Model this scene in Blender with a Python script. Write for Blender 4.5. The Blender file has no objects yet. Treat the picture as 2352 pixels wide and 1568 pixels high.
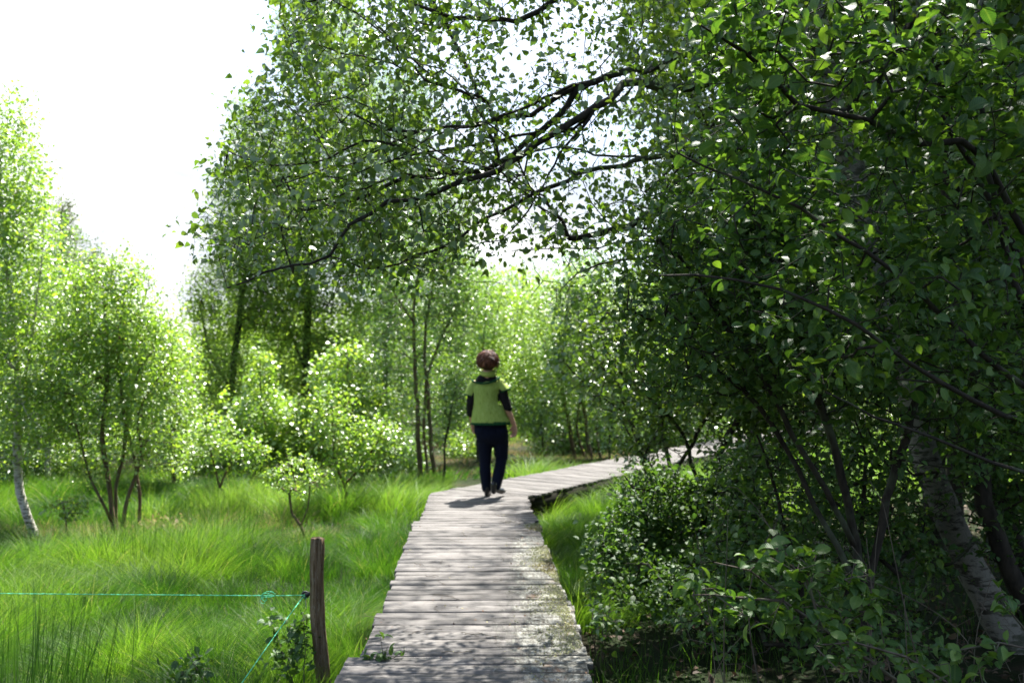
import bpy, bmesh, math, random
import numpy as np
from mathutils import Vector, Matrix, Euler

SEED = 7
rng = np.random.default_rng(SEED)
random.seed(SEED)
scn = bpy.context.scene
COL = scn.collection
R = math.radians

# ------------------------------------------------------------------ camera
F = 2287.0                      # focal length in pixels of a 2352 x 1568 picture
CAM = Vector((0, 0, 1.4))
yaw, pitch = math.atan(53 / F), math.atan(78 / F)
cd = bpy.data.cameras.new('camera')
cam = bpy.data.objects.new('camera', cd)
COL.objects.link(cam)
cd.sensor_width = 36
cd.lens = 36 * F / 2352
cd.clip_end = 2000
cd.clip_start = 0.05
cam.location = CAM
cam.rotation_euler = Euler((math.pi / 2 + pitch, 0, -yaw), 'XYZ')
cd.dof.use_dof = True
cd.dof.focus_distance = 3.8
cd.dof.aperture_fstop = 3.6
scn.camera = cam
CR = cam.rotation_euler.to_matrix()


def at(x, y, Y):
    """the world point at distance Y along the walk that shows at picture point x, y"""
    d = CR @ Vector((x - 1176, 784 - y, -F))
    d = d * (Y / d.y)
    return np.array(CAM + d)


def px(n, Y):
    return n * Y / F


# ------------------------------------------------------------------ object helpers
def put(name, me, parent=None, mat=None):
    o = bpy.data.objects.new(name, me)
    COL.objects.link(o)
    if mat is not None:
        me.materials.append(mat)
    if parent is not None:
        o.parent = parent
    return o


def thing(name, label, cat, loc=(0, 0, 0), group=None):
    o = bpy.data.objects.new(name, None)
    COL.objects.link(o)
    o.location = Vector([float(v) for v in loc])
    o.empty_display_size = 0.1
    o['label'] = label
    o['category'] = cat
    if group:
        o['group'] = group
    bpy.context.view_layer.update()
    return o


def under(parent, o):
    """parent o, whose mesh is in world coordinates"""
    o.parent = parent
    o.matrix_parent_inverse = Matrix.Translation(-parent.location)
    return o


def tag(o, label=None, cat=None, group=None, kind=None):
    for k, v in (('label', label), ('category', cat), ('group', group), ('kind', kind)):
        if v:
            o[k] = v
    return o


def mesh_np(name, verts, faces, nv, rnd=None, smooth=False, uv=None):
    """verts (N,3), faces (M,nv)"""
    me = bpy.data.meshes.new(name)
    verts = np.ascontiguousarray(verts, dtype=np.float32)
    faces = np.ascontiguousarray(faces, dtype=np.int32)
    me.vertices.add(len(verts))
    me.vertices.foreach_set('co', verts.ravel())
    me.loops.add(faces.size)
    me.loops.foreach_set('vertex_index', faces.ravel())
    me.polygons.add(len(faces))
    me.polygons.foreach_set('loop_start', np.arange(0, faces.size, nv, dtype=np.int32))
    if smooth:
        me.polygons.foreach_set('use_smooth', np.ones(len(faces), dtype=bool))
    me.update(calc_edges=True)
    if rnd is not None:
        a = me.attributes.new('rnd', 'FLOAT', 'FACE')
        a.data.foreach_set('value', np.ascontiguousarray(rnd, dtype=np.float32))
    if uv is not None:
        a = me.attributes.new('leafuv', 'FLOAT_VECTOR', 'POINT')
        a.data.foreach_set('vector', np.ascontiguousarray(uv, dtype=np.float32).ravel())
    return me


# ------------------------------------------------------------------ materials
def nodes(name):
    m = bpy.data.materials.new(name)
    m.use_nodes = True
    nt = m.node_tree
    nt.nodes.clear()
    out = nt.nodes.new('ShaderNodeOutputMaterial')
    return m, nt, out


def ramp(nt, stops, src=None, interp='LINEAR'):
    r = nt.nodes.new('ShaderNodeValToRGB')
    r.color_ramp.interpolation = interp
    el = r.color_ramp.elements
    while len(el) > 1:
        el.remove(el[-1])
    el[0].position = stops[0][0]
    el[0].color = (*stops[0][1], 1)
    for p, c in stops[1:]:
        e = el.new(p)
        e.color = (*c, 1)
    if src is not None:
        nt.links.new(src, r.inputs[0])
    return r.outputs[0]


def noise(nt, scale, detail=4, rough=0.55, vec=None, dist=0.0):
    n = nt.nodes.new('ShaderNodeTexNoise')
    n.inputs['Scale'].default_value = scale
    n.inputs['Detail'].default_value = detail
    n.inputs['Roughness'].default_value = rough
    n.inputs['Distortion'].default_value = dist
    if vec is not None:
        nt.links.new(vec, n.inputs['Vector'])
    return n.outputs[0]


def mapping(nt, scale, src='Object'):
    tc = nt.nodes.new('ShaderNodeTexCoord')
    mp = nt.nodes.new('ShaderNodeMapping')
    mp.inputs['Scale'].default_value = scale
    nt.links.new(tc.outputs[src], mp.inputs[0])
    return mp.outputs[0]


def mix(nt, fac, a, b, mode='MIX'):
    m = nt.nodes.new('ShaderNodeMix')
    m.data_type = 'RGBA'
    m.blend_type = mode
    for i, v in ((0, fac), (6, a), (7, b)):
        if isinstance(v, (int, float)):
            m.inputs[i].default_value = v
        elif isinstance(v, tuple):
            m.inputs[i].default_value = (*v, 1)
        else:
            nt.links.new(v, m.inputs[i])
    return m.outputs[2]


def math_n(nt, op, a, b=0.0, clamp=False):
    m = nt.nodes.new('ShaderNodeMath')
    m.operation = op
    m.use_clamp = clamp
    for i, v in ((0, a), (1, b)):
        if isinstance(v, (int, float)):
            m.inputs[i].default_value = v
        else:
            nt.links.new(v, m.inputs[i])
    return m.outputs[0]


def bump(nt, h, strength=0.3, dist=0.01):
    b = nt.nodes.new('ShaderNodeBump')
    b.inputs['Strength'].default_value = strength
    b.inputs['Distance'].default_value = dist
    nt.links.new(h, b.inputs['Height'])
    return b.outputs[0]


def principled(nt, out, col, rough=0.8, spec=0.3, normal=None, link=True):
    p = nt.nodes.new('ShaderNodeBsdfPrincipled')
    if isinstance(col, tuple):
        p.inputs['Base Color'].default_value = (*col, 1)
    else:
        nt.links.new(col, p.inputs['Base Color'])
    if isinstance(rough, (int, float)):
        p.inputs['Roughness'].default_value = rough
    else:
        nt.links.new(rough, p.inputs['Roughness'])
    p.inputs['Specular IOR Level'].default_value = spec
    if normal is not None:
        nt.links.new(normal, p.inputs['Normal'])
    if link:
        nt.links.new(p.outputs[0], out.inputs[0])
    return p


def leaf_mat(name, stops, trans=0.42, tcol=(1.5, 1.45, 0.5), rough=0.38, spec=0.5, veins=False, wax=0.0):
    m, nt, out = nodes(name)
    at_ = nt.nodes.new('ShaderNodeAttribute')
    at_.attribute_name = 'rnd'
    col = ramp(nt, stops, at_.outputs['Fac'])
    nrm = None
    if veins:
        uvn = nt.nodes.new('ShaderNodeAttribute')
        uvn.attribute_name = 'leafuv'
        sep = nt.nodes.new('ShaderNodeSeparateXYZ')
        nt.links.new(uvn.outputs['Vector'], sep.inputs[0])
        av = math_n(nt, 'ABSOLUTE', sep.outputs[1])
        ph = math_n(nt, 'SUBTRACT', math_n(nt, 'MULTIPLY', sep.outputs[0], 9.0), math_n(nt, 'MULTIPLY', av, 8.0))
        s = math_n(nt, 'ABSOLUTE', math_n(nt, 'SINE', math_n(nt, 'MULTIPLY', ph, 3.14159)))
        mid = math_n(nt, 'MULTIPLY', av, 16.0, True)
        ln = math_n(nt, 'MINIMUM', math_n(nt, 'MULTIPLY', s, 2.6, True), mid)
        col = mix(nt, math_n(nt, 'MULTIPLY', math_n(nt, 'SUBTRACT', 1.0, ln), 0.3), col, (0.2, 0.3, 0.08))
        nrm = bump(nt, s, 0.35, 0.002)
    p = principled(nt, out, col, rough, spec, nrm, link=False)
    t = nt.nodes.new('ShaderNodeBsdfTranslucent')
    tc = mix(nt, 1.0, col, tcol, 'MULTIPLY')
    nt.links.new(tc, t.inputs[0])
    mx = nt.nodes.new('ShaderNodeMixShader')
    mx.inputs[0].default_value = trans
    nt.links.new(p.outputs[0], mx.inputs[1])
    nt.links.new(t.outputs[0], mx.inputs[2])
    if wax:      # thin waxy sheen
        gl = nt.nodes.new('ShaderNodeBsdfGlossy')
        gl.inputs['Roughness'].default_value = 0.36
        gl.inputs['Color'].default_value = (0.95, 1.0, 0.95, 1)
        m2 = nt.nodes.new('ShaderNodeMixShader')
        m2.inputs[0].default_value = wax
        nt.links.new(mx.outputs[0], m2.inputs[1])
        nt.links.new(gl.outputs[0], m2.inputs[2])
        nt.links.new(m2.outputs[0], out.inputs[0])
        return m
    nt.links.new(mx.outputs[0], out.inputs[0])
    return m


def bark_mat(name, dark, light, white=None, wscale=2.2):
    m, nt, out = nodes(name)
    v = mapping(nt, (1, 1, 0.35))
    n1 = noise(nt, 26, 6, 0.65, v)
    col = ramp(nt, [(0.3, dark), (0.7, light)], n1)
    n2 = noise(nt, 9, 3, 0.6)
    col = mix(nt, math_n(nt, 'MULTIPLY', ramp(nt, [(0.52, (0, 0, 0)), (0.66, (1, 1, 1))], n2), 0.5), col, (0.12, 0.15, 0.09))
    if white:
        v2 = mapping(nt, (1, 1, 3.2))
        n3 = noise(nt, wscale * 4, 4, 0.6, v2)
        msk = ramp(nt, [(0.40, (0, 0, 0)), (0.50, (1, 1, 1))], n3)
        n4 = noise(nt, 55, 4, 0.7, mapping(nt, (0.6, 0.6, 4.5)))
        wc = ramp(nt, [(0.34, dark), (0.43, white), (0.7, tuple(c * 0.75 for c in white))], n4)
        col = mix(nt, msk, col, wc)
    principled(nt, out, col, 0.85, 0.2, bump(nt, n1, 0.8, 0.012))
    return m


def plain(name, a, b, scale=60, rough=0.85, spec=0.2, bmp=0.3, bd=0.003):
    m, nt, out = nodes(name)
    n = noise(nt, scale, 5, 0.6)
    principled(nt, out, ramp(nt, [(0.3, a), (0.7, b)], n), rough, spec, bump(nt, n, bmp, bd))
    return m


M = {}
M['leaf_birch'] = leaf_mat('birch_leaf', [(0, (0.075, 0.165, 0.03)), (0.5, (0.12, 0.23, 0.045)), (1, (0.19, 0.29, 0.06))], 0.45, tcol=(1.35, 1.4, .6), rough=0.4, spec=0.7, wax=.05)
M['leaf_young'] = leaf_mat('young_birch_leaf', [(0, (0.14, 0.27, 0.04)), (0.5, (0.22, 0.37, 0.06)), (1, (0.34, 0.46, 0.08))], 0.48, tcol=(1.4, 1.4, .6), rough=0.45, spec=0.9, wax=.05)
M['leaf_back'] = leaf_mat('old_birch_leaf', [(0, (0.13, 0.23, 0.04)), (0.5, (0.18, 0.3, 0.055)), (1, (0.25, 0.36, 0.075))], 0.5, tcol=(1.4, 1.35, 0.6), rough=0.55, spec=.35)
M['leaf_conifer'] = leaf_mat('olive_leaf', [(0, (0.07, 0.11, 0.03)), (1, (0.14, 0.17, 0.05))], 0.35, tcol=(1.3, 1.3, 0.6), rough=0.6)
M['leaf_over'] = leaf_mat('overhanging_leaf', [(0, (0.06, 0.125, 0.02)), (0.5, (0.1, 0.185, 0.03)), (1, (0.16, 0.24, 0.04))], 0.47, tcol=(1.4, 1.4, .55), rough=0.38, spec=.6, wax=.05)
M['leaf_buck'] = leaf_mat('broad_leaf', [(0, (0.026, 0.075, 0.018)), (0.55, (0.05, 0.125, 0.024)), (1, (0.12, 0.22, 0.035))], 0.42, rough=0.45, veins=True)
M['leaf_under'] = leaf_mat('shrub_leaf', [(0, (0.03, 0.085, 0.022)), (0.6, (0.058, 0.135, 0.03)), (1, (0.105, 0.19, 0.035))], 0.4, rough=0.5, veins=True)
M['grass'] = leaf_mat('grass_blade', [(0, (0.018, 0.058, 0.01)), (0.3, (0.045, 0.125, 0.014)), (0.6, (0.1, 0.21, 0.024)), (0.85, (0.17, 0.29, 0.04)), (0.93, (0.22, 0.33, 0.1)), (1, (0.38, 0.34, 0.2))], 0.5, tcol=(1.25, 1.3, 0.5), rough=0.5, spec=0.35)
M['heath'] = leaf_mat('dry_grass_blade', [(0, (0.2, 0.15, 0.08)), (0.5, (0.33, 0.26, 0.15)), (0.75, (0.42, 0.33, 0.22)), (1, (0.12, 0.2, 0.03))], 0.35, tcol=(1.1, 1.05, 0.8), rough=0.7, spec=0.1)
M['rush'] = leaf_mat('rush_stem', [(0, (0.02, 0.07, 0.012)), (1, (0.06, 0.15, 0.02))], 0.25, rough=0.4)
M['bark_dark'] = bark_mat('dark_bark', (0.012, 0.01, 0.008), (0.05, 0.042, 0.032))
M['bark_brown'] = bark_mat('brown_bark', (0.05, 0.035, 0.022), (0.2, 0.14, 0.09))
M['bark_birch'] = bark_mat('birch_bark', (0.03, 0.026, 0.02), (0.1, 0.088, 0.07), (0.27, 0.255, 0.215))
M['bark_pale'] = bark_mat('pale_birch_bark', (0.04, 0.035, 0.028), (0.2, 0.18, 0.14), (0.6, 0.57, 0.5), 3.5)
M['twig'] = bark_mat('twig_bark', (0.05, 0.04, 0.03), (0.16, 0.13, 0.1))
M['beam'] = plain('wet_beam', (0.008, 0.008, 0.005), (0.028, 0.027, 0.016), 30, 0.9, .08)
M['moss'] = leaf_mat('lichen_tuft', [(0, (0.2, 0.2, 0.14)), (0.5, (0.33, 0.35, 0.2)), (0.8, (0.4, 0.38, 0.2)), (1, (0.14, 0.09, 0.05))], 0.2, tcol=(1, 1, 0.8), rough=0.9, spec=0.05)

# ------------------------------------------------------------------ tubes
def frames(d):
    """two unit vectors across each direction d (N,3)"""
    up = np.where(np.abs(d[:, 2:3]) > 0.9, np.array([[1.0, 0, 0]]), np.array([[0, 0, 1.0]]))
    a = np.cross(d, up)
    a /= np.linalg.norm(a, axis=1, keepdims=True) + 1e-9
    b = np.cross(d, a)
    return a, b


def frusta(P0, P1, R0, R1, n=3):
    d = P1 - P0
    d = d / (np.linalg.norm(d, axis=1, keepdims=True) + 1e-9)
    a, b = frames(d)
    N = len(P0)
    th = np.arange(n) * 2 * np.pi / n
    ring = a[:, None, :] * np.cos(th)[None, :, None] + b[:, None, :] * np.sin(th)[None, :, None]
    V = np.concatenate([P0[:, None] + ring * R0[:, None, None], P1[:, None] + ring * R1[:, None, None]], axis=1).reshape(-1, 3)
    base = (np.arange(N) * 2 * n)[:, None, None]
    i = np.arange(n)
    j = (i + 1) % n
    f = np.stack([i, j, j + n, i + n], axis=1)[None]
    return V, (base + f).reshape(-1, 4)


def sweep(P, Rr, n=8, gnarl=0.0, seed=0):
    P = np.asarray(P, float)
    Rr = np.asarray(Rr, float)
    N = len(P)
    T = np.gradient(P, axis=0)
    T /= np.linalg.norm(T, axis=1, keepdims=True) + 1e-9
    A = np.zeros_like(P)
    u = np.cross(T[0], (0.3, 0.9, 0.2))
    if np.linalg.norm(u) < 1e-6:
        u = np.array([1.0, 0, 0])
    u /= np.linalg.norm(u)
    for i in range(N):
        u = u - T[i] * np.dot(u, T[i])
        u /= np.linalg.norm(u) + 1e-9
        A[i] = u
    B = np.cross(T, A)
    th = np.arange(n) * 2 * np.pi / n
    rg = np.random.default_rng(seed)
    rad = Rr[:, None] * (1 + gnarl * rg.normal(size=(N, n)))
    V = P[:, None] + (A[:, None] * np.cos(th)[None, :, None] + B[:, None] * np.sin(th)[None, :, None]) * rad[:, :, None]
    V = V.reshape(-1, 3)
    f = []
    for i in range(N - 1):
        for k in range(n):
            k2 = (k + 1) % n
            f.append((i * n + k, i * n + k2, (i + 1) * n + k2, (i + 1) * n + k))
    return V, np.array(f, dtype=np.int32)


def smooth_line(pts, step):
    """Catmull-Rom through pts, resampled at about step"""
    pts = np.asarray(pts, float)
    if len(pts) < 3:
        L = np.linalg.norm(pts[-1] - pts[0])
        k = max(2, int(L / step) + 1)
        return pts[0] + (pts[-1] - pts[0]) * np.linspace(0, 1, k)[:, None]
    ext = np.vstack([2 * pts[0] - pts[1], pts, 2 * pts[-1] - pts[-2]])
    out = []
    for i in range(1, len(ext) - 2):
        p0, p1, p2, p3 = ext[i - 1:i + 3]
        k = max(1, int(np.linalg.norm(p2[:3] - p1[:3]) / step))
        for t in np.arange(k) / k:
            out.append(0.5 * ((2 * p1) + (-p0 + p2) * t + (2 * p0 - 5 * p1 + 4 * p2 - p3) * t * t + (-p0 + 3 * p1 - 3 * p2 + p3) * t ** 3))
    out.append(ext[-2])
    return np.array(out)


# ------------------------------------------------------------------ leaves
def leaf_template(kind):
    """u along, v across, w up; faces all quads (a triangle repeats nothing: rhombus halves)"""
    if kind == 'small':     # folded rhombus-like blade
        V = np.array([(0, 0, 0), (0.38, -0.36, 0.07), (1, 0, -0.04), (0.38, 0.36, 0.07)])
        Fc = np.array([(0, 1, 2, 3)])
    elif kind == 'birch':   # ovate, broad near the base, pointed tip
        V = np.array([(0, 0, 0), (0.5, 0, -0.03), (1.02, 0, -0.12),
                      (0.16, -0.33, 0.05), (0.55, -0.3, 0.05), (0.16, 0.33, 0.05), (0.55, 0.3, 0.05)])
        Fc = np.array([(0, 3, 4, 1), (1, 4, 2, 2), (0, 1, 6, 5), (1, 2, 2, 6)])
        Fc = np.array([(0, 3, 4, 1), (0, 1, 6, 5), (4, 2, 6, 1)])
    else:                    # broad oval leaf with a bent midrib
        us = [0, 0.16, 0.42, 0.7, 0.9, 1.0]
        wd = [0.0, 0.2, 0.31, 0.27, 0.12, 0.0]
        dr = [0, 0.03, 0.035, 0.0, -0.06, -0.12]
        V = []
        for s, k in zip(us, range(6)):
            V += [(s, 0, dr[k]), (s, -wd[k], dr[k] + wd[k] * 0.22), (s, wd[k], dr[k] + wd[k] * 0.22)]
        Fc = []
        for k in range(5):
            a, b = 3 * k, 3 * k + 3
            Fc += [(a, a + 1, b + 1, b), (a, b, b + 2, a + 2)]
        V = np.array(V, float)
        Fc = np.array(Fc)
    return V.astype(float), Fc


def leaves_mesh(name, P, size, kind='small', droop=0.5, updir=0.6, seed=0, tone=(0.0, 1.0), jit=0.34, tonev=None):
    """P (N,3) leaf base points"""
    rg = np.random.default_rng(seed)
    N = len(P)
    V, Fc = leaf_template(kind)
    a = rg.normal(size=(N, 3))
    a[:, 2] = a[:, 2] * 0.6 - droop
    a /= np.linalg.norm(a, axis=1, keepdims=True)
    nrm = rg.normal(size=(N, 3))
    nrm[:, 2] += updir * 2
    nrm -= a * np.sum(a * nrm, axis=1, keepdims=True)
    nrm /= np.linalg.norm(nrm, axis=1, keepdims=True) + 1e-9
    b = np.cross(nrm, a)
    s = size * (1 + jit * rg.normal(size=N)).clip(0.45, 1.7)
    curl = rg.uniform(0.5, 2.6, N)
    X = P[:, None] + s[:, None, None] * (V[None, :, 0:1] * a[:, None] + V[None, :, 1:2] * b[:, None] + (V[None, :, 2] * curl[:, None])[..., None] * nrm[:, None])
    nv = len(V)
    FF = (np.arange(N) * nv)[:, None, None] + Fc[None]
    t = rg.uniform(tone[0], tone[1], N) if tonev is None else tonev
    uv = np.tile(V[:, :3], (N, 1))
    return mesh_np(name, X.reshape(-1, 3), FF.reshape(-1, 4), 4, np.repeat(t, len(Fc)), uv=uv if kind == 'broad' else None)


# ------------------------------------------------------------------ trees
class Grower:
    def __init__(self, cap=60000):
        self.P = np.zeros((cap, 3))
        self.par = np.full(cap, -1, int)
        self.R = np.zeros(cap)
        self.n = 0
        self.chains = []
        self.tips = []

    def add(self, p, par, r=0.0):
        i = self.n
        self.P[i] = p
        self.par[i] = par
        self.R[i] = r
        self.n += 1
        return i

    def limb(self, pts, r0, r1, step=0.12, free=False, wob=0.0, seed=0):
        Q = smooth_line(pts, step)
        if wob:
            rg = np.random.default_rng(seed + 5)
            w = rg.normal(size=Q.shape) * wob
            w[1:-1] = (w[:-2] + w[1:-1] + w[2:]) / 2
            w[0] = 0
            Q = Q + w
        t = np.linspace(0, 1, len(Q))
        rr = r0 + (r1 - r0) * t ** 0.8
        ch = []
        par = -1
        if self.n and not free:
            par = int(np.argmin(np.linalg.norm(self.P[:self.n] - Q[0], axis=1)))
            ch.append(par)
            if np.linalg.norm(self.P[par] - Q[0]) < 1e-3:
                Q, rr = Q[1:], rr[1:]
        for q, r in zip(Q, rr):
            par = self.add(q, par, r)
            ch.append(par)
        self.chains.append(ch)

    def grow(self, targets, seg=0.18, rg=None, bend=0.35, wob=0.12):
        rg = rg or np.random.default_rng(1)
        T = np.asarray(targets)
        base = self.P[:self.n]
        D = np.array([np.min(np.sum((base - t) ** 2, axis=1)) for t in T])
        for k in np.argsort(D + rg.uniform(0, 0.05, len(T))):
            t = T[k]
            dv = t - self.P[:self.n]
            d = np.linalg.norm(dv, axis=1)
            # prefer joints that lie below the target
            cost = d * (1 + 0.25 * (dv[:, 2] < -0.1))
            i = int(np.argmin(cost))
            p0 = self.P[i]
            L = d[i]
            m = max(1, int(L / seg))
            pd = p0 - self.P[self.par[i]] if self.par[i] >= 0 else np.array([0, 0, 1.0])
            pd = pd / (np.linalg.norm(pd) + 1e-9)
            c = p0 + (t - p0) * 0.5 + pd * L * bend * 0.5 + rg.normal(size=3) * L * wob
            ch = [i]
            par = i
            for s in np.arange(1, m + 1) / m:
                q = (1 - s) ** 2 * p0 + 2 * s * (1 - s) * c + s * s * t
                par = self.add(q, par)
                ch.append(par)
            self.chains.append(ch)
            self.tips.append(ch)

    def radii(self, tip=0.0022, ex=0.46):
        n = self.n
        cnt = np.zeros(n)
        has = np.zeros(n, bool)
        has[self.par[:n][self.par[:n] >= 0]] = True
        cnt[~has] = 1
        for i in range(n - 1, 0, -1):
            p = self.par[i]
            if p >= 0:
                cnt[p] += cnt[i]
        self.R[:n] = np.maximum(self.R[:n], tip * np.maximum(cnt, 1) ** ex)
        # no twig thicker than what carries it
        for i in range(1, n):
            p = self.par[i]
            if p >= 0:
                self.R[i] = min(self.R[i], self.R[p])

    def wood(self, name, thick=0.014, gn=0.05, extra=None):
        VV, FF, off = [], [], 0
        segs = []
        for ci, ch in enumerate(self.chains):
            if self.R[ch[min(1, len(ch) - 1)]] > thick and len(ch) > 2:
                rr = self.R[ch].copy()
                rr[0] = min(rr[0], rr[1] * 1.15)
                rmax = rr.max()
                V, f = sweep(self.P[ch], rr, 12 if rmax > 0.07 else (8 if rmax > 0.03 else 6), gn, ci)
                VV.append(V)
                FF.append(f + off)
                off += len(V)
            else:
                segs += [(ch[k], ch[k + 1]) for k in range(len(ch) - 1)]
        if segs:
            s = np.array(segs)
            r0 = np.minimum(self.R[s[:, 0]], self.R[s[:, 1]] * 1.3)
            V, f = frusta(self.P[s[:, 0]], self.P[s[:, 1]], r0, self.R[s[:, 1]] * 0.97, 4)
            VV.append(V)
            FF.append(f + off)
            off += len(V)
        if extra is not None:
            VV.append(extra[0])
            FF.append(extra[1] + off)
        return mesh_np(name, np.vstack(VV), np.vstack(FF), 4, smooth=True)

    def leaf_points(self, per, spread, rg, back=2, skip=0.0):
        out = []
        for ch in self.tips:
            if skip and rg.random() < skip:
                continue
            c = self.P[ch[-1 - min(back, len(ch) - 1):]]
            k = max(1, int(rg.poisson(per)))
            if len(c) > 1:
                u = rg.uniform(0, len(c) - 1, k)
                i = np.minimum(u.astype(int), len(c) - 2)
                q = c[i] + (c[i + 1] - c[i]) * (u - i)[:, None]
            else:
                q = np.repeat(c, k, 0)
            out.append(q + rg.normal(size=(k, 3)) * spread)
        return np.vstack(out)


def in_blobs(blobs, n, rg, hollow=0.0):
    """random points in a union of ellipsoids (centre, radii, weight)"""
    w = np.array([b[1][0] * b[1][1] * b[1][2] * (b[2] if len(b) > 2 else 1) for b in blobs])
    w = w / w.sum()
    out = []
    for b, k in zip(blobs, rg.multinomial(n, w)):
        v = rg.normal(size=(k, 3))
        v /= np.linalg.norm(v, axis=1, keepdims=True) + 1e-9
        r = rg.uniform(hollow ** 3, 1, k) ** (1 / 3)
        out.append(np.array(b[0]) + v * r[:, None] * np.array(b[1]))
    return np.vstack(out)


def B(x, y, Y, rx, ry, rz, w=1.0):
    return (at(x, y, Y), (px(rx, Y), rz, px(ry, Y)), w)


GZ = -0.36


def ground_z(x, y):
    return GZ + 0.05 * np.sin(x * 1.1 + 0.6 * np.sin(y * 0.7)) * np.cos(y * 0.9 + 0.4 * x) + 0.02 * np.sin(3.1 * x + y * 2.3)


def tree(name, label, cat, limbs, blobs, ntar, per, size, leafmat, bark, kind='small', spread=0.06, seed=0,
         seg=0.25, group=None, droop=0.5, up=0.5, tip=0.003, ex=0.46, hollow=0.25, bare=0, bareblobs=None,
         back=2, tone=(0, 1), thick=0.014, crown='crown', wood='trunk', zmin=None, filt=None, wob=0.12):
    rg = np.random.default_rng(seed)
    g = Grower()
    if 401 <= seed < 510:
        size, per = size * .86, per * 1.3
    elif seed >= 520 and size > .055:
        size, per = size * .84, per * 1.3
    if kind == 'birch' and (seed > 500 and seed < 700):
        kind = 'small'
        size *= 1.1
    for k, (pts, r0, r1) in enumerate(limbs):
        g.limb(pts, r0, r1, step=max(0.1, seg * 0.6), wob=0.012 if r0 < 0.06 else 0.006, seed=seed + k, free=(k == 0))
    T = in_blobs(blobs, ntar, rg, hollow)
    if zmin is not None:
        T = T[T[:, 2] > zmin]
    if filt is not None:
        T = T[filt(T)]
    g.grow(T, seg, rg, wob=wob)
    if bare:
        nt_ = len(g.tips)
        g.grow(in_blobs(bareblobs or blobs, bare, rg), seg, rg, wob=0.25)
        g.tips = g.tips[:nt_]
    g.radii(tip, ex)
    root = thing(name, label, cat, limbs[0][0][0], group)
    under(root, put(wood, g.wood(wood, thick), None, bark))
    LP = g.leaf_points(per, spread, rg, back)
    if filt is not None:
        LP = LP[filt(LP)]
    under(root, put(crown, leaves_mesh(crown, LP, size, kind, droop, up, seed + 3, tone), None, leafmat))
    return root


def ln(*p):
    """polyline from (x, y, Y) picture points"""
    return [at(*q) for q in p]


def clear_of_walk(T):
    """nothing grows through the boards or through the walker"""
    on1 = (T[:, 0] > -0.78) & (T[:, 0] < 0.56) & (T[:, 1] < 12.2)
    n = 0.866 * T[:, 0] - 0.5 * T[:, 1]
    on2 = (n > -6.7) & (n < -5.32) & (T[:, 1] > 11.4)
    bad = ((on1 | on2) & (T[:, 2] < 1.75))
    nearcam = (np.abs(T[:, 0]) < 0.55) & (T[:, 1] < 2.0)
    return ~(bad | nearcam)

#==MORE==
# ------------------------------------------------------------------ ground
def build_ground():
    m, nt, out = nodes('bog_soil')
    n1 = noise(nt, 1.3, 6, 0.6)
    n2 = noise(nt, 14, 6, 0.7)
    c = ramp(nt, [(0.3, (0.008, 0.013, 0.005)), (0.5, (0.014, 0.024, 0.007)), (0.7, (0.028, 0.022, 0.012))], n1)
    c = mix(nt, ramp(nt, [(0.5, (0, 0, 0)), (0.62, (1, 1, 1))], n2), c, (0.035, 0.027, 0.017))
    principled(nt, out, c, 0.95, 0.1, bump(nt, n2, 1.0, 0.04))
    xs = np.concatenate([[-900, -300, -120, -60, -40, -30], np.arange(-24, 24.1, 0.5), [30, 40, 60, 120, 300, 900]])
    ys = np.concatenate([[-900, -200, -60, -20, -8], np.arange(-4, 40.1, 0.5), [50, 70, 120, 300, 900]])
    X, Y = np.meshgrid(xs, ys)
    Z = ground_z(X, Y)
    far = (np.abs(X) > 24) | (Y > 40) | (Y < -4)
    Z[far] = GZ
    V = np.stack([X, Y, Z], -1).reshape(-1, 3)
    nx = len(xs)
    i, j = np.meshgrid(np.arange(nx - 1), np.arange(len(ys) - 1))
    a = (j * nx + i).ravel()
    Fq = np.stack([a, a + 1, a + nx + 1, a + nx], 1)
    o = put('ground', mesh_np('ground', V, Fq, 4, smooth=True), None, m)
    tag(o, kind='structure')


build_ground()

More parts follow.
